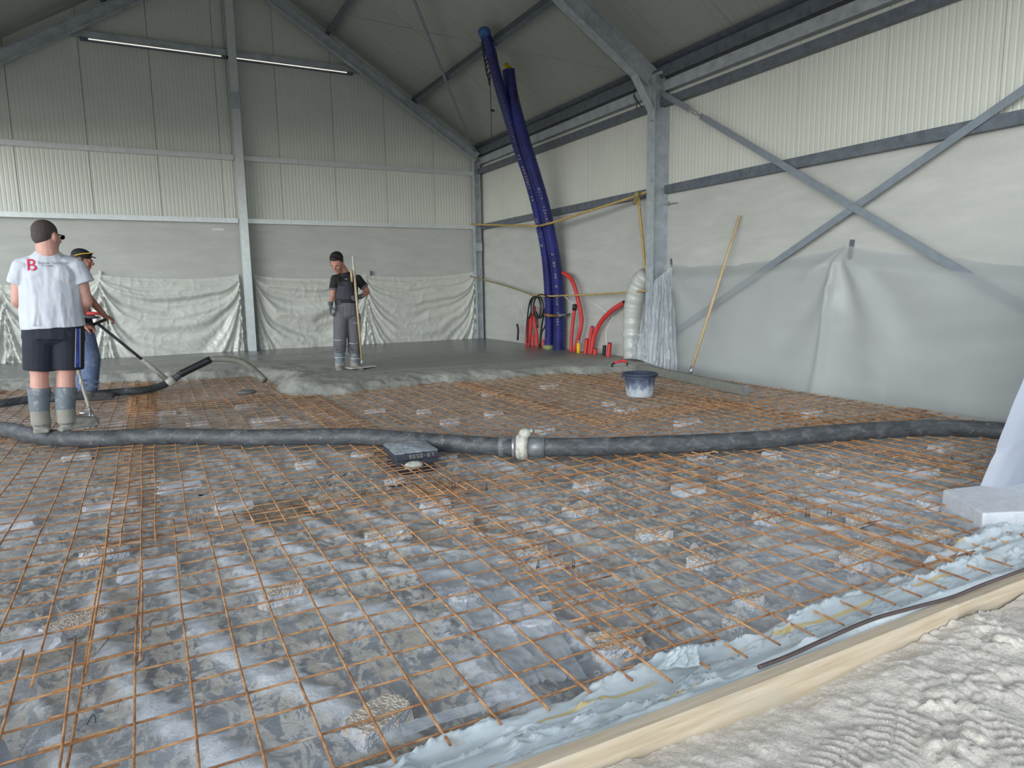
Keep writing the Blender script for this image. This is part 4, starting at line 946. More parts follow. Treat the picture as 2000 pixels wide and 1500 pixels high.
cable(((1198, 618), (1190, 632), (1184, 646), (1184, 665), (1188, 678)), .006, 'white string hanging below the leaning duct', 6.3, 'white', 'white_wire', 'wire')
# white wrapped pipe
t = empty('wrapped_pipe', at(1238, 700, 0, 6.42), 'fat pipe wrapped in glossy white film left of the portal column', 'pipe')
wp = catmull([at(u, v, 0, 6.375) for u, v in ((1237, 700), (1236, 670), (1236, 640), (1238, 605), (1243, 575), (1252, 550), (1262, 536))], 10)
rw = random.Random(4)
MB().tube(wp, [.152 + .004 * math.sin(i * .9) + rw.uniform(-.006, .006) - .03 * max(0, (i - 46) / 14) for i in range(len(wp))], 22).build('pipe_wrap', M['wrapfilm'], t, True)
quadfilm('loose_wrap', (at(1222, 700, 0, 6.28), at(1262, 704, 0, 6.25), at(1256, 650, 0, 6.26), at(1220, 660, 0, 6.27)), M['clearfilm'], amp=.03, freq=9, seed=31, parent=t)
# tension straps
def webbing(name, pts, w, label, mat, sag=0):
    P = [Vector(p) for p in pts]
    return tag(MB().tube(catmull(P, 5), w, 8, squash=1.0).build(name, M[mat], None, True), label, 'strap')
webbing('tension_strap', (at(921, 438, 1, 13.7), at(985, 440, 1, 12.0), at(1040, 441, 1, 10.35), at(1053, 441, 1, 10.26), at(1070, 437, 1, 10.26), at(1085, 433, 1, 10.1), at(1160, 409, 1, 9.0), at(1244, 382, 1, 8.1), at(1275, 369, 1, 7.9)), .019, 'tan strap holding the blue pipes, from corner column to portal column', 'strap')
webbing('tension_strap', (at(1246, 380, 1, 8.05), at(1251, 430, 1, 8.05), at(1257, 490, 1, 8.05), at(1262, 548, 1, 8.05)), .020, 'tan strap hanging down from the knot to the wrapped pipe', 'strap')
t = tag(MB().ell(at(1244, 380, 1, 8.03), (.045, .045, .05)).add(*(lambda b: (b.v, b.f))(MB().box(at(1241, 392, 1, 8.03), (.05, .03, .10), Matrix.Rotation(.5, 3, 'Y')))).build('strap_ratchet', M['olive']), 'knotted ratchet on the tan strap near the portal column', 'ratchet')
webbing('tension_strap', (at(919, 540, 1, 13.7), at(980, 556, 1, 12.6), at(1037, 575, 0, 6.30)), .014, 'thin olive strap from the corner column down to the black coil', 'olive')
webbing('tension_strap', (at(1036, 576, 0, 6.28), at(1062, 578, 0, 6.12), at(1088, 578, 1, 10.26), at(1106, 577, 0, 6.18), at(1160, 575, 0, 6.3), at(1224, 571, 0, 6.3), at(1262, 568, 0, 6.25)), .014, 'thin tan strap running level in front of the blue pipes to the wrapped pipe', 'strap')
t = empty('pipe_clamp', at(1080, 617, 1, 10.2), 'brown strap and metal buckle clamping both blue pipes near the floor', 'strap')
MB().tube(catmull([at(1064, 614, 1, 10.40), at(1072, 616, 1, 10.22), at(1090, 617, 1, 10.27)], 5), .022, 8).build('strap_band', M['brownstrap'], t, True)
MB().box(at(1098, 616, 1, 10.24), (.17, .03, .05), Matrix.Rotation(.08, 3, 'Y')).build('buckle', M['steel'], t)
MB().tube([at(1096, 619, 1, 10.22), at(1114, 613, 1, 10.22)], .010, 6).build('lever', M['black'], t)

# ------------------------------------------------------------------ pump hoses
t = empty('pump_hose', at(1020, 880, 2, -.1), 'thick black concrete pump hose lying right across the mesh, with a coupling', 'hose')
hl = [(-330, 842), (-150, 832), (0, 838), (60, 850), (130, 857), (200, 857), (270, 853), (350, 852), (490, 855), (600, 853), (700, 853), (760, 857), (880, 866), (976, 872), (1003, 873)]
hr = [(1062, 873), (1150, 873), (1240, 870), (1300, 868), (1400, 864), (1487, 859), (1580, 850), (1673, 843), (1760, 838), (1813, 836), (1907, 838), (1985, 845), (2100, 862)]
HZ = -.032
L_ = [at(u, v, 2, HZ) for u, v in hl]; R_ = [at(u, v, 2, HZ) for u, v in hr]
MB().tube(catmull(L_, 7), .066, 18).build('hose_section', M['rubber'], t, True)
MB().tube(catmull(R_, 7), .066, 18).build('hose_section', M['rubber'], t, True)
def sleeve(p, q, r, nm, mat, n=20): return MB().tube([p, q], r, n).build(nm, M[mat], t, False)
M['ferrule'] = simple('dull_steel_ferrule', srgb(128, 131, 134), .45, .4, .15, 20)
A_, B_ = at(975, 872, 2, HZ), at(1064, 873, 2, HZ); D_ = B_ - A_
mb = MB(); mb.tube([A_, A_ + D_ * .30], .070, 20); mb.build('hose_ferrule', M['ferrule'], t, True)
MB().tube([A_ + D_ * .30, A_ + D_ * .36], .078, 20).build('ferrule_flange', M['steel'], t, True)
mb = MB(); mb.tube([B_ - D_ * .36, B_], .070, 20); mb.build('hose_ferrule', M['ferrule'], t, True)
rr = random.Random(3); pts = [A_ + D_ * f for f in (.38, .43, .48, .53, .60, .64)]
MB().tube(pts, [.080, .098, .094, .102, .096, .078], 18).build('clamp_ring', M['crust'], t, True)
mb = MB(); c = A_ + D_ * .5; mb.ell(c + Vector((.01, -.03, .10)), (.045, .04, .04)); mb.tube([c + Vector((0, -.02, .08)), c + Vector((.06, -.05, .125))], .014, 8)
mb.build('clamp_lever', M['crust'], t, True)
# delivery hose with nozzle and guide handle
H0 = [at(u, v, 2, -.045) for u, v in ((-260, 806), (-120, 800), (0, 788), (56, 781), (110, 777), (165, 772), (217, 767), (266, 763), (305, 757))]
NY = at(318, 752, 2, -.03).y
H1 = [at(322, 750, 1, NY), at(337, 742, 1, NY), at(352, 731, 1, NY), at(372, 721, 1, NY), at(411, 702, 1, NY)]
t = empty('delivery_hose', H0[6], 'black delivery hose on the mesh at the left with its end lifted, pouring concrete', 'hose')
MB().tube(catmull(H0 + H1[:3], 7), .045, 14).build('hose_section', M['rubber'], t, True)
mb = MB(); pp = catmull(H1[2:], 7); mb.tube(pp, .046, 14); mb.build('nozzle', M['black'], t, True)
MB().tube([at(327, 749, 1, NY), at(340, 740, 1, NY)], .062, 12).build('nozzle_clamp', M['crust'], t, True)
s0 = at(411, 702, 1, NY)
st = catmull([at(400, 707, 1, NY), s0, at(430, 701, 1, NY), at(452, 702, 1, NY), at(474, 708, 1, NY), at(492, 720, 1, NY), at(507, 733, 1, NY), at(516, 742, 1, NY - .1)], 7)
tag(MB().tube(st, [.036 + .010 * i / len(st) + rr.uniform(-.003, .003) for i in range(len(st))], 12).build('concrete_stream', simple('flowing_concrete', srgb(128, 128, 118), .5, 0, .15, 40, .5, 80), None, True), 'arc of concrete flowing out of the delivery hose', 'concrete')
t = empty('guide_handle', at(325, 742, 1, NY), 'long T-shaped guide bar held by the man in jeans, clamped to the delivery hose', 'tool')
hb0, hb1 = at(160, 643, 1, 8.95), at(207, 624, 1, 9.42)
MB().tube([hb0, hb1], .019, 10).build('grip_bar', M['black'], t, True)
gm = hb0.lerp(hb1, .62)
MB().tube([gm, gm.lerp(at(318, 735, 1, NY), .68)], .017, 10).build('shaft', M['rubber'], t, True)
MB().tube([gm.lerp(at(318, 735, 1, NY), .66), at(325, 741, 1, NY)], [.022, .034], 10).build('crusted_socket', M['crust'], t, True)
# tools by the right wall
t = empty('screed_beam', at(1400, 750, 2, -.08), 'long grey metal screed beam lying on the mesh along the right wall', 'tool')
q0, q1 = at(1247, 724, 2, -.085), at(1455, 771, 2, -.085); pr = [(0, -.04), (.085, -.035), (.10, 0), (.085, .035), (0, .04)]
pr = [(0, -.045), (.105, -.045), (.105, -.015), (.098, -.015), (.012, .02), (.012, .045), (0, .045)]
MB().prism([(0, -.03), (.095, -.03), (.10, -.02), (.10, .02), (.095, .03), (0, .03)], q0, q1, (0, 0, 1)).build('blade', simple('cement_grey_beam', srgb(128, 130, 122), .6, .1, .1, 14), t)
MB().prism([(-.002, -.034), (.104, -.034), (.104, .034), (-.002, .034)], q1, q1 + (q1 - q0).normalized() * .012, (0, 0, 1)).build('end_plate', M['steel'], t)
pb_, pt_ = at(1346, 734, 2, .0), at(1445, 421, 0, XR - .05)
t = empty('screed_pole', pb_, 'long wooden pole leaning against the right wall, its metal foot behind the beam', 'pole')
pb_ = Vector((q0.lerp(q1, .47).x + .06, q0.lerp(q1, .47).y + .03, .0))
pb_ = at(1347, 733, 1, pb_.y + .08)
MB().tube([pb_.lerp(pt_, .045), pb_.lerp(pt_, .5), pt_], [.019, .018, .017], 10).build('wooden_shaft', M['pole'], t, True)
MB().tube([pb_, pb_.lerp(pt_, .06)], .022, 10).build('metal_socket', M['steel'], t, True)
# bucket
c = at(1263, 777, 2, -.09); rb, rt, hb = .135, .178, .255
bt = at(1263, 732, 1, c.y); hb = bt.z - c.z + .01
t = empty('bucket', c, 'cement-splashed blue bucket standing on the mesh', 'bucket')
cb = c + Vector((0, .12, .0))
MB().lathe([(0, .004), (rb, .004), (rb + .008, .02), (rt - .012, hb - .05), (rt - .01, hb - .02), (rt - .018, hb - .02), (rt - .020, hb - .05), (rb - .006, .012), (0, .012)], cb, 36).build('bucket_shell', M['bucket'], t, True)
MB().lathe([(rt - .018, hb - .028), (rt + .004, hb - .026), (rt + .009, hb - .012), (rt + .004, hb), (rt - .016, hb), (rt - .018, hb - .028)], cb, 36).build('rim', M['bucket'], t, True)
for s in (-1, 1): MB().box(cb + Vector((s * (rt + .004) * .88, -s * (rt + .004) * .46, hb - .03)), (.03, .03, .045), Matrix.Rotation(-.48, 3, 'Z')).build('handle_lug', M['bucket'], t)
hp = [cb + Vector((math.cos(a) * .88 * (rt + .012), -math.cos(a) * .46 * (rt + .012), hb - .03)) + Vector((.40 * math.sin(a) * rt, .85 * math.sin(a) * rt, .0 + .006 * math.sin(a))) for a in [math.pi * k / 14 for k in range(15)]]
MB().tube(hp, .0035, 6).build('wire_handle', M['steel'], t, True)
# trowel
p = at(1212, 716, 2, .0); t = empty('trowel', p, 'hand trowel with a coral red grip lying on the fresh concrete', 'trowel')
Rz = Matrix.Rotation(-.15, 3, 'Z')
MB().box(p + Vector((.02, 0, .006)), (.34, .12, .004), Rz).build('blade', M['steel'], t)
MB().tube(catmull([p + Vector((-.10, 0, .055)), p + Vector((-.03, 0, .075)), p + Vector((.05, 0, .075)), p + Vector((.10, 0, .055))], 4), .021, 10).build('grip', M['coral'], t, True)
MB().tube(catmull([p + Vector((.10, 0, .06)), p + Vector((.12, 0, .03)), p + Vector((.10, 0, .008))], 4), .010, 8).build('tang', M['black'], t, True)
MB().tube(catmull([p + Vector((-.10, 0, .06)), p + Vector((-.15, 0, .03)), p + Vector((-.13, 0, .008))], 4), .012, 8).build('tang', M['black'], t, True)
# access box in the middle
c0 = at(772, 906, 2, -.07); c1 = at(857, 896, 2, -.07); c2 = at(746, 884, 2, -.07)
ex_ = (c1 - c0); ex_.z = 0; W_ = ex_.length; ex_.normalize(); ey_ = Vector((-ex_.y, ex_.x, 0)); D2 = min(.45, abs((c2 - c0).dot(ey_)) or .4)
ctr = c0 + ex_ * W_ / 2 + ey_ * D2 / 2; Rm = Matrix((ex_, ey_, Vector((0, 0, 1)))).transposed()
t = empty('access_box', (ctr.x, ctr.y, -.17), 'low black access box with a film-covered lid standing in the mesh', 'box')
def rbox(nm, z0, z1, grow, mat, bev=.006):
    o = MB().box(Vector((ctr.x, ctr.y, (z0 + z1) / 2)), (W_ + grow, D2 + grow, z1 - z0), Rm).build(nm, mat, t); b = o.modifiers.new('bevel', 'BEVEL'); b.width = bev; b.segments = 2; return o
M['boxp'] = simple('dusty_black_plastic', srgb(48, 52, 62), .5, 0, .25, 30)
rbox('base', -.17, -.055, -.04, M['boxp']); rbox('lid', -.058, -.012, .0, M['boxp'])
u_, v_ = np.meshgrid(np.linspace(-.5, .5, 40), np.linspace(-.5, .5, 34))
zz = -.010 + .022 * (1 - (2 * np.abs(u_)) ** 3) * (1 - (2 * np.abs(v_)) ** 3) * (.5 + fbm(u_ * 4 + 3, v_ * 4, 3)) + .006 * np.exp(-np.abs(2 * fbm(u_ * 5, v_ * 5, 3) - 1) * 9)
xx = ctr.x + ex_.x * u_ * W_ * 1.01 + ey_.x * v_ * D2 * 1.01; yy = ctr.y + ex_.y * u_ * W_ * 1.01 + ey_.y * v_ * D2 * 1.01
M['lidfilm'] = filmmat('dusty_lid_film', srgb(168, 176, 184), .22, .14, .4, 30)
link('lid_film', gridmesh('lid_film', xx, yy, zz, M['lidfilm']), t)
mb = MB()                                                        # faint chalk digits on the lid edge
def glyph(mb, ch, o, ux, uz, h, th):
    seg = {'a': ((0, 1), (1, 1)), 'b': ((1, 1), (1, .5)), 'c': ((1, .5), (1, 0)), 'd': ((0, 0), (1, 0)), 'e': ((0, .5), (0, 0)), 'f': ((0, 1), (0, .5)), 'g': ((0, .5), (1, .5))}
    D = {'9': 'abcdfg', '0': 'abcdef', '5': 'acdfg', '-': 'g', '6': 'acdefg', '7': 'abc', '2': 'abged'}
    for k in D[ch]:
        (x0, y0), (x1, y1) = seg[k]; a = o + ux * x0 * h * .55 + uz * y0 * h; b = o + ux * x1 * h * .55 + uz * y1 * h; mb.tube([a, b], th, 4)
for i, ch in enumerate('9050-67'): glyph(mb, ch, c0 + ex_ * (.10 + i * .026) - ey_ * .0015 + Vector((0, 0, .026 - .012 + .012)), ex_, Vector((0, 0, 1)), .022, .0012)
mb.build('chalk_marks', M['writing'], t)
o = MB().ell((c0.x + ex_.x * .12, c0.y + ex_.y * .12 - .02, -.09), (.07, .04, .03)).build('mortar_dab', M['crust'], t, True)

# ------------------------------------------------------------------ people
def remesh(mb, voxel, name, mat, parent, smooth=3, factor=.5):
    me = bpy.data.meshes.new('tmp'); me.from_pydata(mb.v, [], mb.f); o = bpy.data.objects.new('tmp', me); COL.objects.link(o)
    r = o.modifiers.new('r', 'REMESH'); r.mode = 'VOXEL'; r.voxel_size = voxel
    if smooth: s = o.modifiers.new('s', 'SMOOTH'); s.factor = factor; s.iterations = smooth
    dg = bpy.context.evaluated_depsgraph_get(); dg.update(); out = bpy.data.meshes.new_from_object(o.evaluated_get(dg))
    bpy.data.objects.remove(o); bpy.data.meshes.remove(me); out.name = name; out.materials.clear(); out.materials.append(mat)
    out.polygons.foreach_set('use_smooth', [True] * len(out.polygons))
    return link(name, out, parent)
def limb(mb, pts, rr, side=(1, 0, 0), ends=True):
    """rounded tapering chain through the joints"""
    for i in range(len(pts) - 1): mb.cone(pts[i], pts[i + 1], rr[i], rr[i + 1], side)
    for i, (p, r) in enumerate(zip(pts, rr)):
        if not ends and i in (0, len(pts) - 1): continue
        r_ = (sum(r) / 2 if hasattr(r, '__len__') else r); mb.ell(p, r_ * .985, None, 12, 8)
def basis(fwd, pitch=0.0, roll=0.0):
    """columns: right, forward, up; pitch > 0 looks down"""
    f = Vector(fwd).normalized(); r = f.cross(Vector((0, 0, 1))).normalized(); u = r.cross(f)
    R = Matrix.Rotation(-pitch, 3, r); f, u = R @ f, R @ u
    R = Matrix.Rotation(roll, 3, f); r, u = R @ r, R @ u
    return Matrix((r, f, u)).transposed()
def head_shapes(mb, c, B, s=1.0):
    T = lambda x, y, z: c + B @ (Vector((x, y, z)) * s); E = lambda p, r: mb.ell(T(*p), Vector(r) * s, B, 18, 12)
    E((0, -.018, .030), (.076, .094, .086)); E((0, .030, -.022), (.063, .064, .078)); E((0, .045, -.078), (.044, .042, .034)); E((0, .072, -.098), (.022, .018, .017))
    E((0, .082, .018), (.050, .016, .011)); E((-.036, .070, -.030), (.020, .018, .022)); E((.036, .070, -.030), (.020, .018, .022))
    mb.cone(T(0, .090, .012), T(0, .112, -.022), .0085 * s, .0145 * s); mb.ell(T(0, .108, -.024), .0145 * s)
    E((0, .090, -.056), (.024, .010, .006)); E((0, .088, -.066), (.020, .010, .006))
    for k in (-1, 1): E((k * .079, -.006, -.010), (.010, .021, .032)); E((k * .074, -.002, -.03), (.010, .010, .012))
    return T
def eyes(c, B, par, s=1.0, lid=True):
    for k in (-1, 1):
        o = MB().ell(c + B @ (Vector((k * .030, .0815, .002)) * s), .0082 * s, B, 10, 7).build('eye', simple_white, par, True)
        MB().ell(c + B @ (Vector((k * .030, .0890, .000)) * s), .0045 * s, B, 8, 6).build('iris', M['black'], o, True)
        MB().ell(c + B @ (Vector((k * .031, .091, .020)) * s), Vector((.017, .005, .0035)) * s, B, 10, 6).build('eyebrow', M['hairdark'], par, True)
simple_white = simple('eye_white', srgb(170, 160, 154), .4, 0, .02)
def hand_shapes(mb, wrist, d, n, thumb, curl=.5, s=1.0):
    """d: direction of the fingers, n: back-of-hand normal, thumb: +1/-1 side"""
    d = Vector(d).normalized(); n = Vector(n); n = (n - d * n.dot(d)).normalized(); w = d.cross(n) * thumb; B = Matrix((w, d, n)).transposed()
    mb.ell(wrist + d * .045 * s, Vector((.040, .052, .016)) * s, B, 14, 8); mb.cone(wrist - d * .02, wrist + d * .02, .027 * s, .030 * s)
    mb.box(wrist + d * .055 * s, (.072 * s, .055 * s, .022 * s), B)
    for k, (x, L) in enumerate(((.030, .070), (.010, .078), (-.010, .072), (-.029, .056))):
        p = wrist + d * .084 * s + w * x * s; a = curl * .5; dirv = d; pts = [p - d * .02 * s, p]
        for q in (.45, .32, .26):
            a2 = a; dirv = (d * math.cos(a2) - n * math.sin(a2)); p = p + dirv * L * q * s; pts.append(p); a += curl
        limb(mb, pts, [.0088 * s, .0086 * s, .0080 * s, .0074 * s, .0066 * s])
    p = wrist + d * .025 * s + w * .032 * s; t1 = p + (w * .75 + d * .6 - n * .35).normalized() * .038 * s; t2 = t1 + (w * .25 + d * .8 - n * .6 * (1 + curl)).normalized() * .030 * s; t3 = t2 + (d * .6 - n * .8 - w * .3 * curl).normalized() * .022 * s
    limb(mb, [p - w * .01 * s, p, t1, t2, t3], [.013 * s, .014 * s, .0115 * s, .010 * s, .0085 * s])

def textpart(name, txt, loc, right, up, size, mat, parent, bold=.0):
    c = bpy.data.curves.new(name, 'FONT'); c.body = txt; c.size = size; c.align_x = 'LEFT'; c.offset = bold; c.extrude = .0008; c.resolution_u = 3
    o = bpy.data.objects.new('tmp', c); COL.objects.link(o); dg = bpy.context.evaluated_depsgraph_get(); dg.update()
    me = bpy.data.meshes.new_from_object(o.evaluated_get(dg)); bpy.data.objects.remove(o); bpy.data.curves.remove(c)
    r, u = Vector(right).normalized(), Vector(up).normalized(); n = r.cross(u); m_ = Matrix((r, u, n)).transposed().to_4x4(); m_.translation = loc
    me.transform(m_); me.materials.clear(); me.materials.append(mat); return link(name, me, parent)
def wrap_to(o, target, off, direction):
    """lay the flat print onto the cloth below it"""
    tb = target.data; from_bvh = __import__('mathutils.bvhtree', fromlist=['BVHTree']).BVHTree
    bv = from_bvh.FromPolygons([v.co for v in tb.vertices], [p.vertices for p in tb.polygons]); d = Vector(direction).normalized()
    for v in o.data.vertices:
        h = bv.ray_cast(v.co - d * .5, d)
        if h[0] is not None: v.co = h[0] - d * off

def boot(mb, ankle, toe_dir, L=.27, w=.052, top=.0):
    d = Vector(toe_dir); d.z = 0; d.normalize(); s = Vector((d.y, -d.x, 0)); B = Matrix((s, d, Vector((0, 0, 1)))).transposed(); a = Vector((ankle.x, ankle.y, ankle.z))
    mb.ell(a + d * .00 + Vector((0, 0, -.035)), (w * 1.05, .062, .055), B); mb.ell(a + d * (L * .52) + Vector((0, 0, -.055)), (w * 1.02, .088, .040), B)
    mb.cone(a - d * .02 + Vector((0, 0, -.03)), a + d * L * .5 + Vector((0, 0, -.045)), (w * .95, .055), (w * .95, .036), s)
    mb.box(a + d * (L * .27) + Vector((0, 0, -.083)), (w * 1.75, L * .92, .026), B); mb.ell(a + d * (L * .27 + L * .44) + Vector((0, 0, -.083)), (w * .87, .03, .013), B); mb.box(a - d * .035 + Vector((0, 0, -.09)), (w * 1.5, .06, .03), B)

# --- man in the white T-shirt, seen from behind
YA = 6.45
def J(u, v, dy=0.0): return at(u, v, 1, YA + dy)
root = empty('person', J(108, 850), 'stocky man seen from behind in a white T-shirt, dark shorts and grey rubber boots', 'person')
fw = Vector((.12, .99, 0)); Bh = basis((.62, .78, 0), .06); hc = J(91.5, 461)
b = MB(); head_shapes(b, hc, Bh, 1.02)
hL, hR = J(76, 640), J(136, 640); shL, shR = J(46, 522), J(147, 522); neck = J(93, 492, -.03)
limb(b, [hc + Vector((-.005, -.02, -.06)), neck, J(95, 520)], [.074, .076, .085])
b.cone(J(96, 515), J(98, 560), (.17, .10), (.19, .13)); b.cone(J(98, 560), J(106, 640), (.19, .13), (.19, .13))
kL, kR = J(77, 735), J(129, 735); aL, aR = J(80, 822), J(131, 822, -.02)
limb(b, [hL, J(76, 690), kL + Vector((0, 0, 0)), J(78, 770), aL], [(.095, .10), (.083, .085), (.062, .065), (.066, .07), (.042, .045)])
limb(b, [hR, J(132, 690), kR, J(129, 768), aR], [(.095, .10), (.085, .085), (.064, .065), (.068, .07), (.042, .045)])
eR, eL = J(169, 590, .00), J(34, 588, -.02); wR, wL = J(147, 625, .30), J(72, 628, .26)
limb(b, [shR, J(158, 556), eR, eR.lerp(wR, .3), wR], [.062, .056, .045, .046, .028])
limb(b, [shL, J(38, 556), eL, eL.lerp(wL, .3), wL], [.062, .054, .043, .043, .028])
hand_shapes(b, wR, (-.5, .55, -.5), (.2, .8, .5), -1, .95); hand_shapes(b, wL, (.6, .6, -.2), (-.2, .8, .5), 1, .95)
remesh(b, .0065, 'body', M['skinA'], root, 3)
b = MB(); Th = lambda x, y, z: hc + Bh @ (Vector((x, y, z)) * 1.02)
b.ell(Th(0, -.022, .034), Vector((.0785, .095, .0865)) * 1.02, Bh, 18, 12); b.ell(Th(0, -.045, -.005), Vector((.071, .070, .075)) * 1.02, Bh)
o = remesh(b, .006, 'hair', M['hairshort'], root, 2)
# glasses: side arm, frame, lens
g_ = MB(); g_.tube([Th(.083, -.01, .008), Th(.080, .06, .012), Th(.066, .098, .012)], .0028, 5); gl = g_.build('glasses', M['black'], root)
MB().tube([Th(.066, .098, .012), Th(.05, .104, .013), Th(.022, .106, .013)], .0026, 5).build('glasses_rim', M['black'], gl)
MB().ell(Th(.042, .100, .000), Vector((.024, .004, .017)), Bh, 12, 6).build('lens', M['lens'], gl, True)
# T-shirt
b = MB()
b.cone(J(93, 491, .0), J(94, 503), (.082, .080), (.125, .105)); b.cone(J(94, 500), J(96, 532), (.120, .10), (.205, .125)); b.cone(J(93, 503), shL, .050, .074); b.cone(J(94, 503), shR, .050, .078); b.cone(J(96, 528), J(97, 570), (.212, .125), (.213, .150))
b.cone(J(97, 568), J(100, 610), (.213, .150), (.212, .165)); b.cone(J(100, 608), J(105, 640), (.212, .163), (.222, .168))
for k, (p, q, e) in enumerate(((shL, J(33, 556), .085), (shR, J(162, 553), .09))):
    b.ell(p, (.078, .082, .074)); b.cone(p, q, .076, e * .9, (1, 0, 0), 18)
b.ell(J(66, 512), (.11, .085, .045)); b.ell(J(124, 512), (.11, .085, .045)); b.ell(J(76, 540, -.06), (.10, .07, .10)); b.ell(J(118, 540, -.06), (.10, .07, .10))
for uu, k_, st_ in ((80, 590, .9), (99, 585, 1.1), (70, 600, .7)): b.cone(J(uu + 5, k_ - 40, -.118), J(uu - 4, 636, -.152), .006, .016)
shirt = remesh(b, .0065, 'tee_shirt', M['tee'], root, 3)
n_ = len(shirt.data.vertices); co = np.empty(n_ * 3); shirt.data.vertices.foreach_get('co', co); co = co.reshape(-1, 3)
w_ = .010 * (fbm((co[:, 0] + 5) * 16, (co[:, 2] + 5) * 4.2, 3) - .5) * sstep(1.45, 1.2, co[:, 2]); nm = np.empty(n_ * 3); shirt.data.vertices.foreach_get('normal', nm); co += nm.reshape(-1, 3) * w_[:, None] * 2.2
shirt.data.vertices.foreach_set('co', co.ravel()); shirt.data.update()
# red letter mark and faint lettering on the back
sR = Vector((1, .05, 0)); sU = Vector((-.03, 0, 1))
vd = (J(60, 515) - CAM_O).normalized()
for args in (('letter_mark', 'B', J(39.0, 527.0, -.35), .130, M['shirtred'], .0010), ('faint_lettering', 'Bouw Service', J(62, 513.5, -.35), .034, M['shirtgrey'], 0), ('faint_lettering', 'Europe', J(71, 518.5, -.35), .026, M['shirtgrey'], 0)):
    o = textpart(args[0], args[1], args[2], sR, sU, args[3], args[4], root, args[5]); wrap_to(o, shirt, .0035, (0.02, 1, 0))
# shorts
b = MB(); b.cone(J(105, 630), J(105, 662), (.205, .150), (.215, .155)); b.ell(J(105, 655), (.205, .15, .10))
b.cone(J(80, 645), J(77, 723), (.125, .135), (.110, .115), (1, 0, 0), 20); b.cone(J(131, 645), J(133, 721), (.120, .135), (.112, .115), (1, 0, 0), 20)
b.box(J(148, 690, -.03), (.05, .13, .15))
sh = remesh(b, .0065, 'shorts', M['navy'], root, 3)
def print_patch(name, us, vs_, mat, target, par, off=.004, nu=6, nv=26):
    U, V = np.meshgrid(np.linspace(0, 1, nu), np.linspace(0, 1, nv)); P = np.empty(U.shape + (3,))
    for i in range(nv):
        for j in range(nu):
            t_ = V[i, j]; P[i, j] = J(us[0][0] * (1 - t_) + us[1][0] * t_ + (us[0][1] - us[0][0]) * U[i, j], vs_[0] * (1 - t_) + vs_[1] * t_, -.35)
    o = link(name, gridmesh(name, P[..., 0], P[..., 1], P[..., 2], mat), par); d = (Vector(P[nv // 2, nu // 2]) - CAM_O).normalized(); wrap_to(o, target, off, d)
    bad = [v.index for v in o.data.vertices if (v.co - J(155, 680)).length > .45]
    return o
print_patch('side_stripe', ((149, 156), (148, 157)), (640, 719), M['royal'], sh, root)
print_patch('white_piping', ((147.5, 149), (146, 147.5)), (640, 719), M['white'], sh, root, nu=2)
print_patch('white_piping', ((155.6, 157), (155.6, 157)), (640, 719), M['white'], sh, root, nu=2)
b = MB(); b.cone(J(60, 650, -.02), J(57, 700, -.02), (.03, .05), (.03, .055)); remesh(b, .008, 'side_stripe', M['royal'], root, 2)
# boots
for (an, top, dr, nm_) in ((aL, J(77, 757), (-.08, 1, 0), 0), (aR, J(129, 757), (.86, .40, 0), 1)):
    foot = Vector((an.x, an.y, .036 + .095)); b = MB()
    b.cone(top, foot + Vector((0, 0, .10)), (.080, .084), (.070, .074), (1, 0, 0), 20); b.cone(foot + Vector((0, 0, .10)), foot + Vector((0, 0, -.05)), (.070, .074), (.058, .066), (1, 0, 0), 20); b.ell(foot + Vector((0, 0, -.02)), (.06, .07, .06))
    bt_ = remesh(b, .006, 'rubber_boot', M['boot'], root, 2)
    b = MB(); f2 = foot + Vector((0, 0, 0)); boot(b, f2, dr, .285, .062); b.cone(f2 + Vector((0, 0, .075)), f2 + Vector((0, 0, -.04)), (.067, .074), (.068, .074), (1, 0, 0), 20)
    mud = remesh(b, .006, 'cement_coated_foot', M['mud'], bt_, 2)
    MB().tube([top + Vector((.081 * math.cos(a), .085 * math.sin(a), -.05)) for a in [6.2832 * k / 20 for k in range(21)]], .004, 6).build('boot_ring', M['boot'], bt_)
# crusted tool he is holding
p0, p1 = J(120, 608, .42), at(174, 796, 1, 7.02); p2 = at(187, 833, 2, -.085)
t = empty('hooked_rod', p1, 'cement-crusted rod with a small cross piece standing beside the right grey boot', 'tool')
mb = MB(); pts = [p0.lerp(p1, k / 26) for k in range(27)]; rr = random.Random(8)
mb.tube(pts[:14], .009, 8); mb.build('rod', M['black'], t)
MB().tube(pts[13:], [.014 + rr.uniform(-.005, .008) for _ in pts[13:]], 9).build('crusted_rod', M['crust'], t, True)
MB().tube(catmull([p1, at(180, 808, 1, 6.98), at(186, 818, 1, 6.95), p2], 4), .012, 8).build('hook', M['steel'], t, True)
MB().tube([at(155, 807, 1, 6.98), at(182, 806, 1, 6.98)], .012, 8).build('cross_piece', M['steel'], t, True)
MB().tube([at(176, 800, 1, 6.98), at(176, 826, 1, 6.95)], .009, 8).build('prong', M['steel'], t, True)

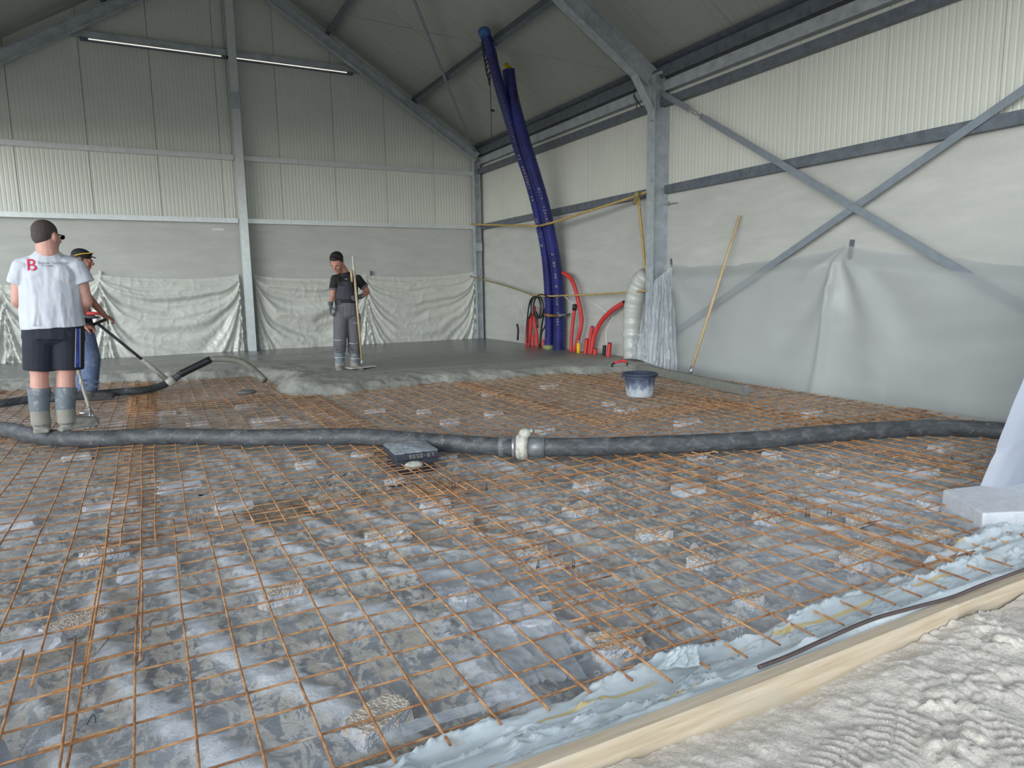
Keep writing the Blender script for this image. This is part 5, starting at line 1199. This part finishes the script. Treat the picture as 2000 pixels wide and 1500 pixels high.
# --- man in jeans guiding the delivery hose, side view
YA = 9.22
root = empty('person', J(180, 775), 'man in jeans and black cap with yellow glasses on it, holding the T-shaped guide bar', 'person')
Bh = basis((.98, -.12, 0), .22); hc = J(160, 508)
b = MB(); Th = head_shapes(b, hc, Bh, 1.05)
hip, hip2 = J(158, 648, -.08), J(158, 648, .10)
limb(b, [hc + Bh @ Vector((0, -.02, -.06)), J(150, 534), J(146, 550)], [.058, .060, .07])
b.cone(J(148, 545), J(150, 600), (.10, .19), (.11, .17), (1, 0, 0)); b.cone(J(150, 600), J(158, 655), (.11, .17), (.11, .16), (1, 0, 0))
s1, s2 = J(146, 552, -.19), J(148, 552, .19); e1, w1 = J(150, 606, -.24), J(162, 637, -.26); e2, w2 = J(179, 588, .20), J(204, 616, .21)
hb = (hb1 - hb0).normalized()
limb(b, [s1, e1, e1.lerp(w1, .4), w1], [.052, .043, .040, .028]); limb(b, [s2, J(166, 572, .2), e2, e2.lerp(w2, .4), w2], [.052, .048, .042, .041, .029])
hand_shapes(b, w2 + Vector((.0, 0, .0)), (.75, .05, -.45), (.5, -.2, .8), 1, 1.0, 1.05); hand_shapes(b, w1, (.8, .1, -.15), (.2, -.3, .9), 1, 1.0, 1.05)
k1, a1 = J(178, 700, -.10), J(176, 757, -.10); k2, a2 = J(168, 702, .12), J(163, 757, .10)
limb(b, [hip, k1, a1], [.095, .062, .045]); limb(b, [hip2, k2, a2], [.095, .062, .045])
remesh(b, .0065, 'body', M['skinB'], root, 3)
eyes(hc, Bh, root, 1.05)
b = MB(); b.ell(Th(0, -.026, .022), Vector((.0795, .088, .072)) * 1.05, Bh, 18, 12); b.ell(Th(0, -.05, -.02), Vector((.068, .055, .055)), Bh); b.ell(Th(.06, .0, .0), Vector((.02, .028, .035)), Bh); remesh(b, .006, 'hair', M['hairshort'], root, 2)
b = MB(); b.ell(Th(0, .045, -.094), Vector((.042, .040, .026)) * 1.05, Bh); b.ell(Th(0, .093, -.047), Vector((.024, .008, .005)) * 1.05, Bh); remesh(b, .006, 'beard', M['hairshort'], root, 1)
b = MB(); b.ell(Th(0, -.014, .052), Vector((.083, .097, .072)) * 1.05, Bh, 20, 12); b.cone(Th(0, .05, .058), Th(0, .125, .050), (.055, .008), (.045, .006), Bh @ Vector((1, 0, 0))); cp = remesh(b, .006, 'cap', M['blackcloth'], root, 2)
g_ = MB(); g_.tube([Th(.086, -.055, .035), Th(.087, .01, .068), Th(.07, .075, .088)], .0055, 6); g_.tube([Th(.07, .075, .088), Th(0, .092, .094), Th(-.07, .075, .088)], .006, 6); g_.tube([Th(-.086, -.055, .035), Th(-.087, .01, .068), Th(-.07, .075, .088)], .0055, 6); gl = g_.build('sunglasses', M['yellow'], root)
MB().ell(Th(.035, .088, .080), Vector((.03, .008, .014)), Bh, 12, 6).build('lens', M['lens'], gl, True)
b = MB(); b.cone(J(150, 537), J(148, 556), (.075, .085), (.12, .20)); b.cone(J(148, 555), J(149, 600), (.125, .205), (.135, .185)); b.cone(J(149, 600), J(156, 636), (.135, .185), (.135, .175))
for s_, q in ((s1, s1.lerp(e1, .55)), (s2, s2.lerp(e2, .45))): b.ell(s_, .07); b.cone(s_, q, .066, .064)
remesh(b, .007, 'black_shirt', M['blackcloth'], root, 3)
b = MB(); b.cone(J(157, 630), J(158, 665), (.14, .175), (.14, .18)); b.ell(J(158, 660), (.14, .17, .09))
b.cone(J(160, 650, -.09), k1, (.125, .115), (.098, .095)); b.cone(k1, J(175, 762, -.10), (.098, .095), (.082, .082)); b.ell(k1, .096)
b.cone(J(158, 650, .10), k2, (.125, .115), (.098, .095)); b.cone(k2, J(164, 762, .10), (.098, .095), (.082, .082)); b.ell(k2, .096)
for z in (690, 742, 752): b.cone(J(150 + (z - 690) * .2, z, -.19), J(195, z + 4, -.15), .010, .010)
remesh(b, .007, 'jeans', M['jeans'], root, 3)
for an, dr in ((J(178, 764, -.10), (1, -.05, 0)), (J(160, 766, .10), (1, .2, 0))):
    b = MB(); boot(b, Vector((an.x, an.y, .00)), dr, .29, .052); b.cone(Vector((an.x, an.y, .06)), Vector((an.x, an.y, -.03)), .055, .060); remesh(b, .006, 'work_shoe', simple('dirty_dark_shoe', srgb(66, 66, 68), .7, 0, .3, 30), root, 2)
o = MB().ell(J(177, 612, -.30), (.10, .05, .022), Matrix.Rotation(.1, 3, 'Y')).build('coral_glove', M['coral'], root, True)
MB().ell(J(177, 619, -.29), (.085, .045, .020), Matrix.Rotation(.1, 3, 'Y')).build('glove_lining', M['glove'], o, True)

# --- man in grey overalls with the long-handled float, facing the camera
YA = 9.75
root = empty('person', J(676, 722), 'man in dark grey bib overalls looking down, holding a long wooden handle', 'person')
fC = Vector((-.38, -.92, 0)); sideC = Vector((.92, -.38, 0)); Bh = basis((-.62, -.78, 0), .62); hc = J(658, 513, -.07); HS = 1.12
b = MB(); Th = head_shapes(b, hc, Bh, HS)
sL, sR_ = J(655, 546), J(699, 546, -.02); chest = J(677, 556)
limb(b, [hc + Bh @ Vector((0, -.03, -.05)), J(671, 530, .01), J(677, 546, .02)], [.064, .066, .070])
b.cone(J(677, 544, .02), J(677, 580, .02), (.12, .075), (.13, .085), sideC); b.cone(J(677, 578, .02), J(678, 612, .01), (.13, .085), (.13, .09), sideC)
eL, wL = J(650, 578, .02), J(646, 594, -.04); eR, wR = J(717, 570, .05), J(706, 579, -.12)
limb(b, [sL, J(651, 562), eL, wL], [.052, .046, .038, .029]); limb(b, [sR_, J(710, 559, .02), eR, eR.lerp(wR, .4), wR], [.055, .050, .043, .042, .030])
hipL, hipR = J(668, 620), J(688, 620); kL, aL = J(664, 668, -.05), J(664, 707); kR, aR = J(692, 670, -.03), J(693, 709)
limb(b, [hipL, kL, aL], [.070, .06, .045]); limb(b, [hipR, kR, aR], [.070, .06, .045])
remesh(b, .0065, 'body', M['skinC'], root, 3)
eyes(hc, Bh, root, HS)
b = MB(); b.ell(Th(0, -.028, .052), Vector((.084, .092, .078)) * HS, Bh, 18, 12); b.ell(Th(0, -.062, .0), Vector((.072, .052, .068)), Bh); b.ell(Th(0, .048, .088), Vector((.06, .038, .028)), Bh)
for k in (-1, 1): b.ell(Th(k * .074, -.005, .022), Vector((.014, .028, .035)), Bh)
remesh(b, .006, 'hair', M['hairdark'], root, 1)
# T-shirt, overalls, straps
b = MB(); b.cone(J(675, 536, .01), J(677, 546), (.07, .065), (.15, .10), sideC); b.cone(J(673, 532.5, .0), J(675, 541), (.078, .082), (.10, .10), sideC); b.cone(J(674, 538), sL, .058, .060); b.cone(J(675, 538), sR_, .058, .060); b.cone(J(677, 544), J(677, 580), (.165, .105), (.160, .112), sideC)
for s_, q in ((sL, J(651, 564)), (sR_, J(709, 558, .02))): b.ell(s_, .070); b.cone(s_, q, .066, .062)
tee = remesh(b, .0065, 'black_shirt', M['blackcloth'], root, 3)
MB().tube([J(709, 557.5, .02), J(711.5, 561, .022)], .0665, 14).build('grey_cuff', M['grey'], root, True); MB().tube([J(651, 562.5), J(651, 566)], .0645, 14).build('grey_cuff', M['grey'], root, True)
b = MB(); b.cone(J(674, 550, -.03), J(675, 585, -.03), (.115, .105), (.150, .115), sideC); b.cone(J(675, 584), J(677, 600), (.160, .122), (.158, .125), sideC)
remesh(b, .006, 'overall_bib', M['dgrey'], root, 3)
for pts in ((J(662, 540, -.09), J(660, 545, -.12), J(661, 556, -.145)), (J(689, 540, -.07), J(690, 546, -.105), J(686, 560, -.15))):
    MB().tube(catmull(pts, 5), .017, 8, squash=.6).build('shoulder_strap', M['blackcloth'], root, True)
for (u, v) in ((663, 556), (685, 559)): MB().box(J(u, v, -.165), (.035, .012, .03)).build('strap_buckle', M['black'], root)
MB().box(J(675, 544.5, -.0), (.02, .004, .006)).build('chest_mark', M['white'], root); MB().box(J(676, 545, -.155), (.03, .004, .006)).build('chest_mark', M['white'], root)
b = MB(); b.cone(J(677, 584), J(677, 592), (.165, .130), (.165, .130), sideC); remesh(b, .007, 'waistband', M['blackcloth'], root, 2)
b = MB(); b.cone(J(677, 590), J(677, 616), (.160, .127), (.168, .13), sideC); b.ell(J(677, 614), (.168, .13, .10))
for h_, k_, a_ in ((J(666, 612), kL, J(663, 686, -.01)), (J(689, 612), kR, J(692, 688, -.01))):
    b.cone(h_, k_, (.108, .115), (.093, .095), sideC); b.ell(k_, .094); b.cone(k_, a_, (.093, .095), (.088, .09), sideC)
for u0, v0, u1, v1 in ((655, 676, 672, 679), (656, 682, 672, 680), (684, 679, 699, 676), (684, 684, 700, 683), (668, 600, 672, 640), (690, 600, 684, 630)): b.cone(J(u0, v0, -.10), J(u1, v1, -.09), .012, .010)
b.box(J(697, 640, -.02), (.06, .12, .15))
remesh(b, .0065, 'overall_trousers', M['grey'], root, 3)
for u0, v0, u1, v1 in ((652.5, 664, 675, 661.5), (682, 670, 701, 669)): MB().tube([J(u0, v0, -.12), J((u0 + u1) / 2, (v0 + v1) / 2 + 2.2, -.155), J(u1, v1, -.10)], .005, 6).build('reflective_piping', M['reflect'], root)
MB().tube([J(690, 631, -.12), J(699, 631, -.11), J(708, 629, -.03)], .005, 6).build('reflective_piping', M['reflect'], root)
for an, top, dr in ((aL, J(663, 684), (-.25, -1, 0)), (aR, J(693, 686), (.2, -1, 0))):
    f0 = Vector((an.x, an.y, .035)); b = MB(); b.cone(top, f0 + Vector((0, 0, -.02)), (.078, .082), (.062, .068), sideC, 20); bt_ = remesh(b, .0065, 'rubber_boot', M['boot'], root, 2)
    b = MB(); boot(b, Vector((an.x, an.y, .045)), dr, .27, .055); b.cone(Vector((an.x, an.y, .11)), Vector((an.x, an.y, .0)), .070, .072); remesh(b, .0065, 'cement_coated_foot', M['mud'], bt_, 2)
    MB().tube([top + Vector((.080 * math.cos(a), .084 * math.sin(a), -.10)) for a in [6.2832 * k / 20 for k in range(21)]], .0045, 6).build('boot_ring', M['reflect'], bt_)
b = MB(); hand_shapes(b, wL, (-.12, -.1, -1), (-.9, .1, .0), -1, .35, 1.08); b.cone(wL + Vector((0, 0, .035)), wL, .036, .033); remesh(b, .0055, 'work_glove', M['glove'], root, 2)
wl = at(707, 718, 2, .0)                                         # float on the concrete
F0, F1 = at(707, 703, 1, wl.y - .0), at(689, 500, 1, YA - .26)
b = MB(); hd = (F0.lerp(F1, .61)); wv_ = (hd - wR).normalized(); hand_shapes(b, hd - wv_ * .088 + Vector((0, .035, 0)), wv_, (.1, -.95, .25), 1, 1.05, 1.08); b.cone(wR + (wR - hd).normalized() * .02, hd - wv_ * .07 + Vector((0, .03, 0)), .036, .034)
remesh(b, .0055, 'work_glove', M['glove'], root, 2)
t = empty('concrete_float', wl, 'long-handled float with a pale wooden shaft standing on the fresh concrete', 'tool')
MB().tube([F0.lerp(F1, .0), F0.lerp(F1, .90)], .0165, 10).build('wooden_shaft', M['pole'], t, True)
MB().tube([F0.lerp(F1, .80), F1], [.024, .014], 10).build('grey_shaft_end', M['crust'], t, True)
pd = (F1 - F0).normalized(); q = F0.lerp(F1, .80) + Vector((-.045, -.01, 0)); MB().tube([q - pd * .06, q + pd * .10], .016, 8).build('second_grip', M['pole'], t, True)
MB().tube([wl + Vector((.0, 0, .02)), F0 + pd * .02], .014, 8).build('metal_socket', M['steel'], t, True)
X_ = Vector((.96, .28, 0)); Y_ = Vector((-.28, .96, 0)); Rf = Matrix((X_, Y_, Vector((0, 0, 1)))).transposed()
o = MB().box(wl + Vector((-.02, 0, .012)), (.42, .22, .022), Rf).build('float_plate', M['crust'], t); bv = o.modifiers.new('bevel', 'BEVEL'); bv.width = .03; bv.segments = 3; bv.affect = 'EDGES'

# repeats of one kind share a group
for nm_, gr in (('red_duct', 'red ducts rising from the fresh concrete'), ('blue_pipe', 'blue pipes leaning in the corner'), ('tape_piece', 'tape pieces holding the wall film'), ('purlin', 'roof purlins'),
                ('tension_strap', 'tension straps in the corner'), ('wall_film', 'films hung along the plinths'), ('wall_brace', 'crossed braces of the right wall'), ('white_wire', 'white wires among the ducts'),
                ('black_cable', 'black cables among the ducts'), ('person', 'men pouring the concrete floor'), ('wall_rail', 'rails across the gable wall'), ('plinth_rail', 'rails on top of the plinths'),
                ('glow_strip', 'glowing strips on the gable'), ('formwork_board', 'formwork boards along the sand'), ('loose_film', 'loose clear film among the bars'), ('yellow_duct', 'yellow duct ends')):
    for o in list(COL.objects):
        if o.parent is None and o.name.split('.')[0] == nm_ and 'group' not in o: o['group'] = gr
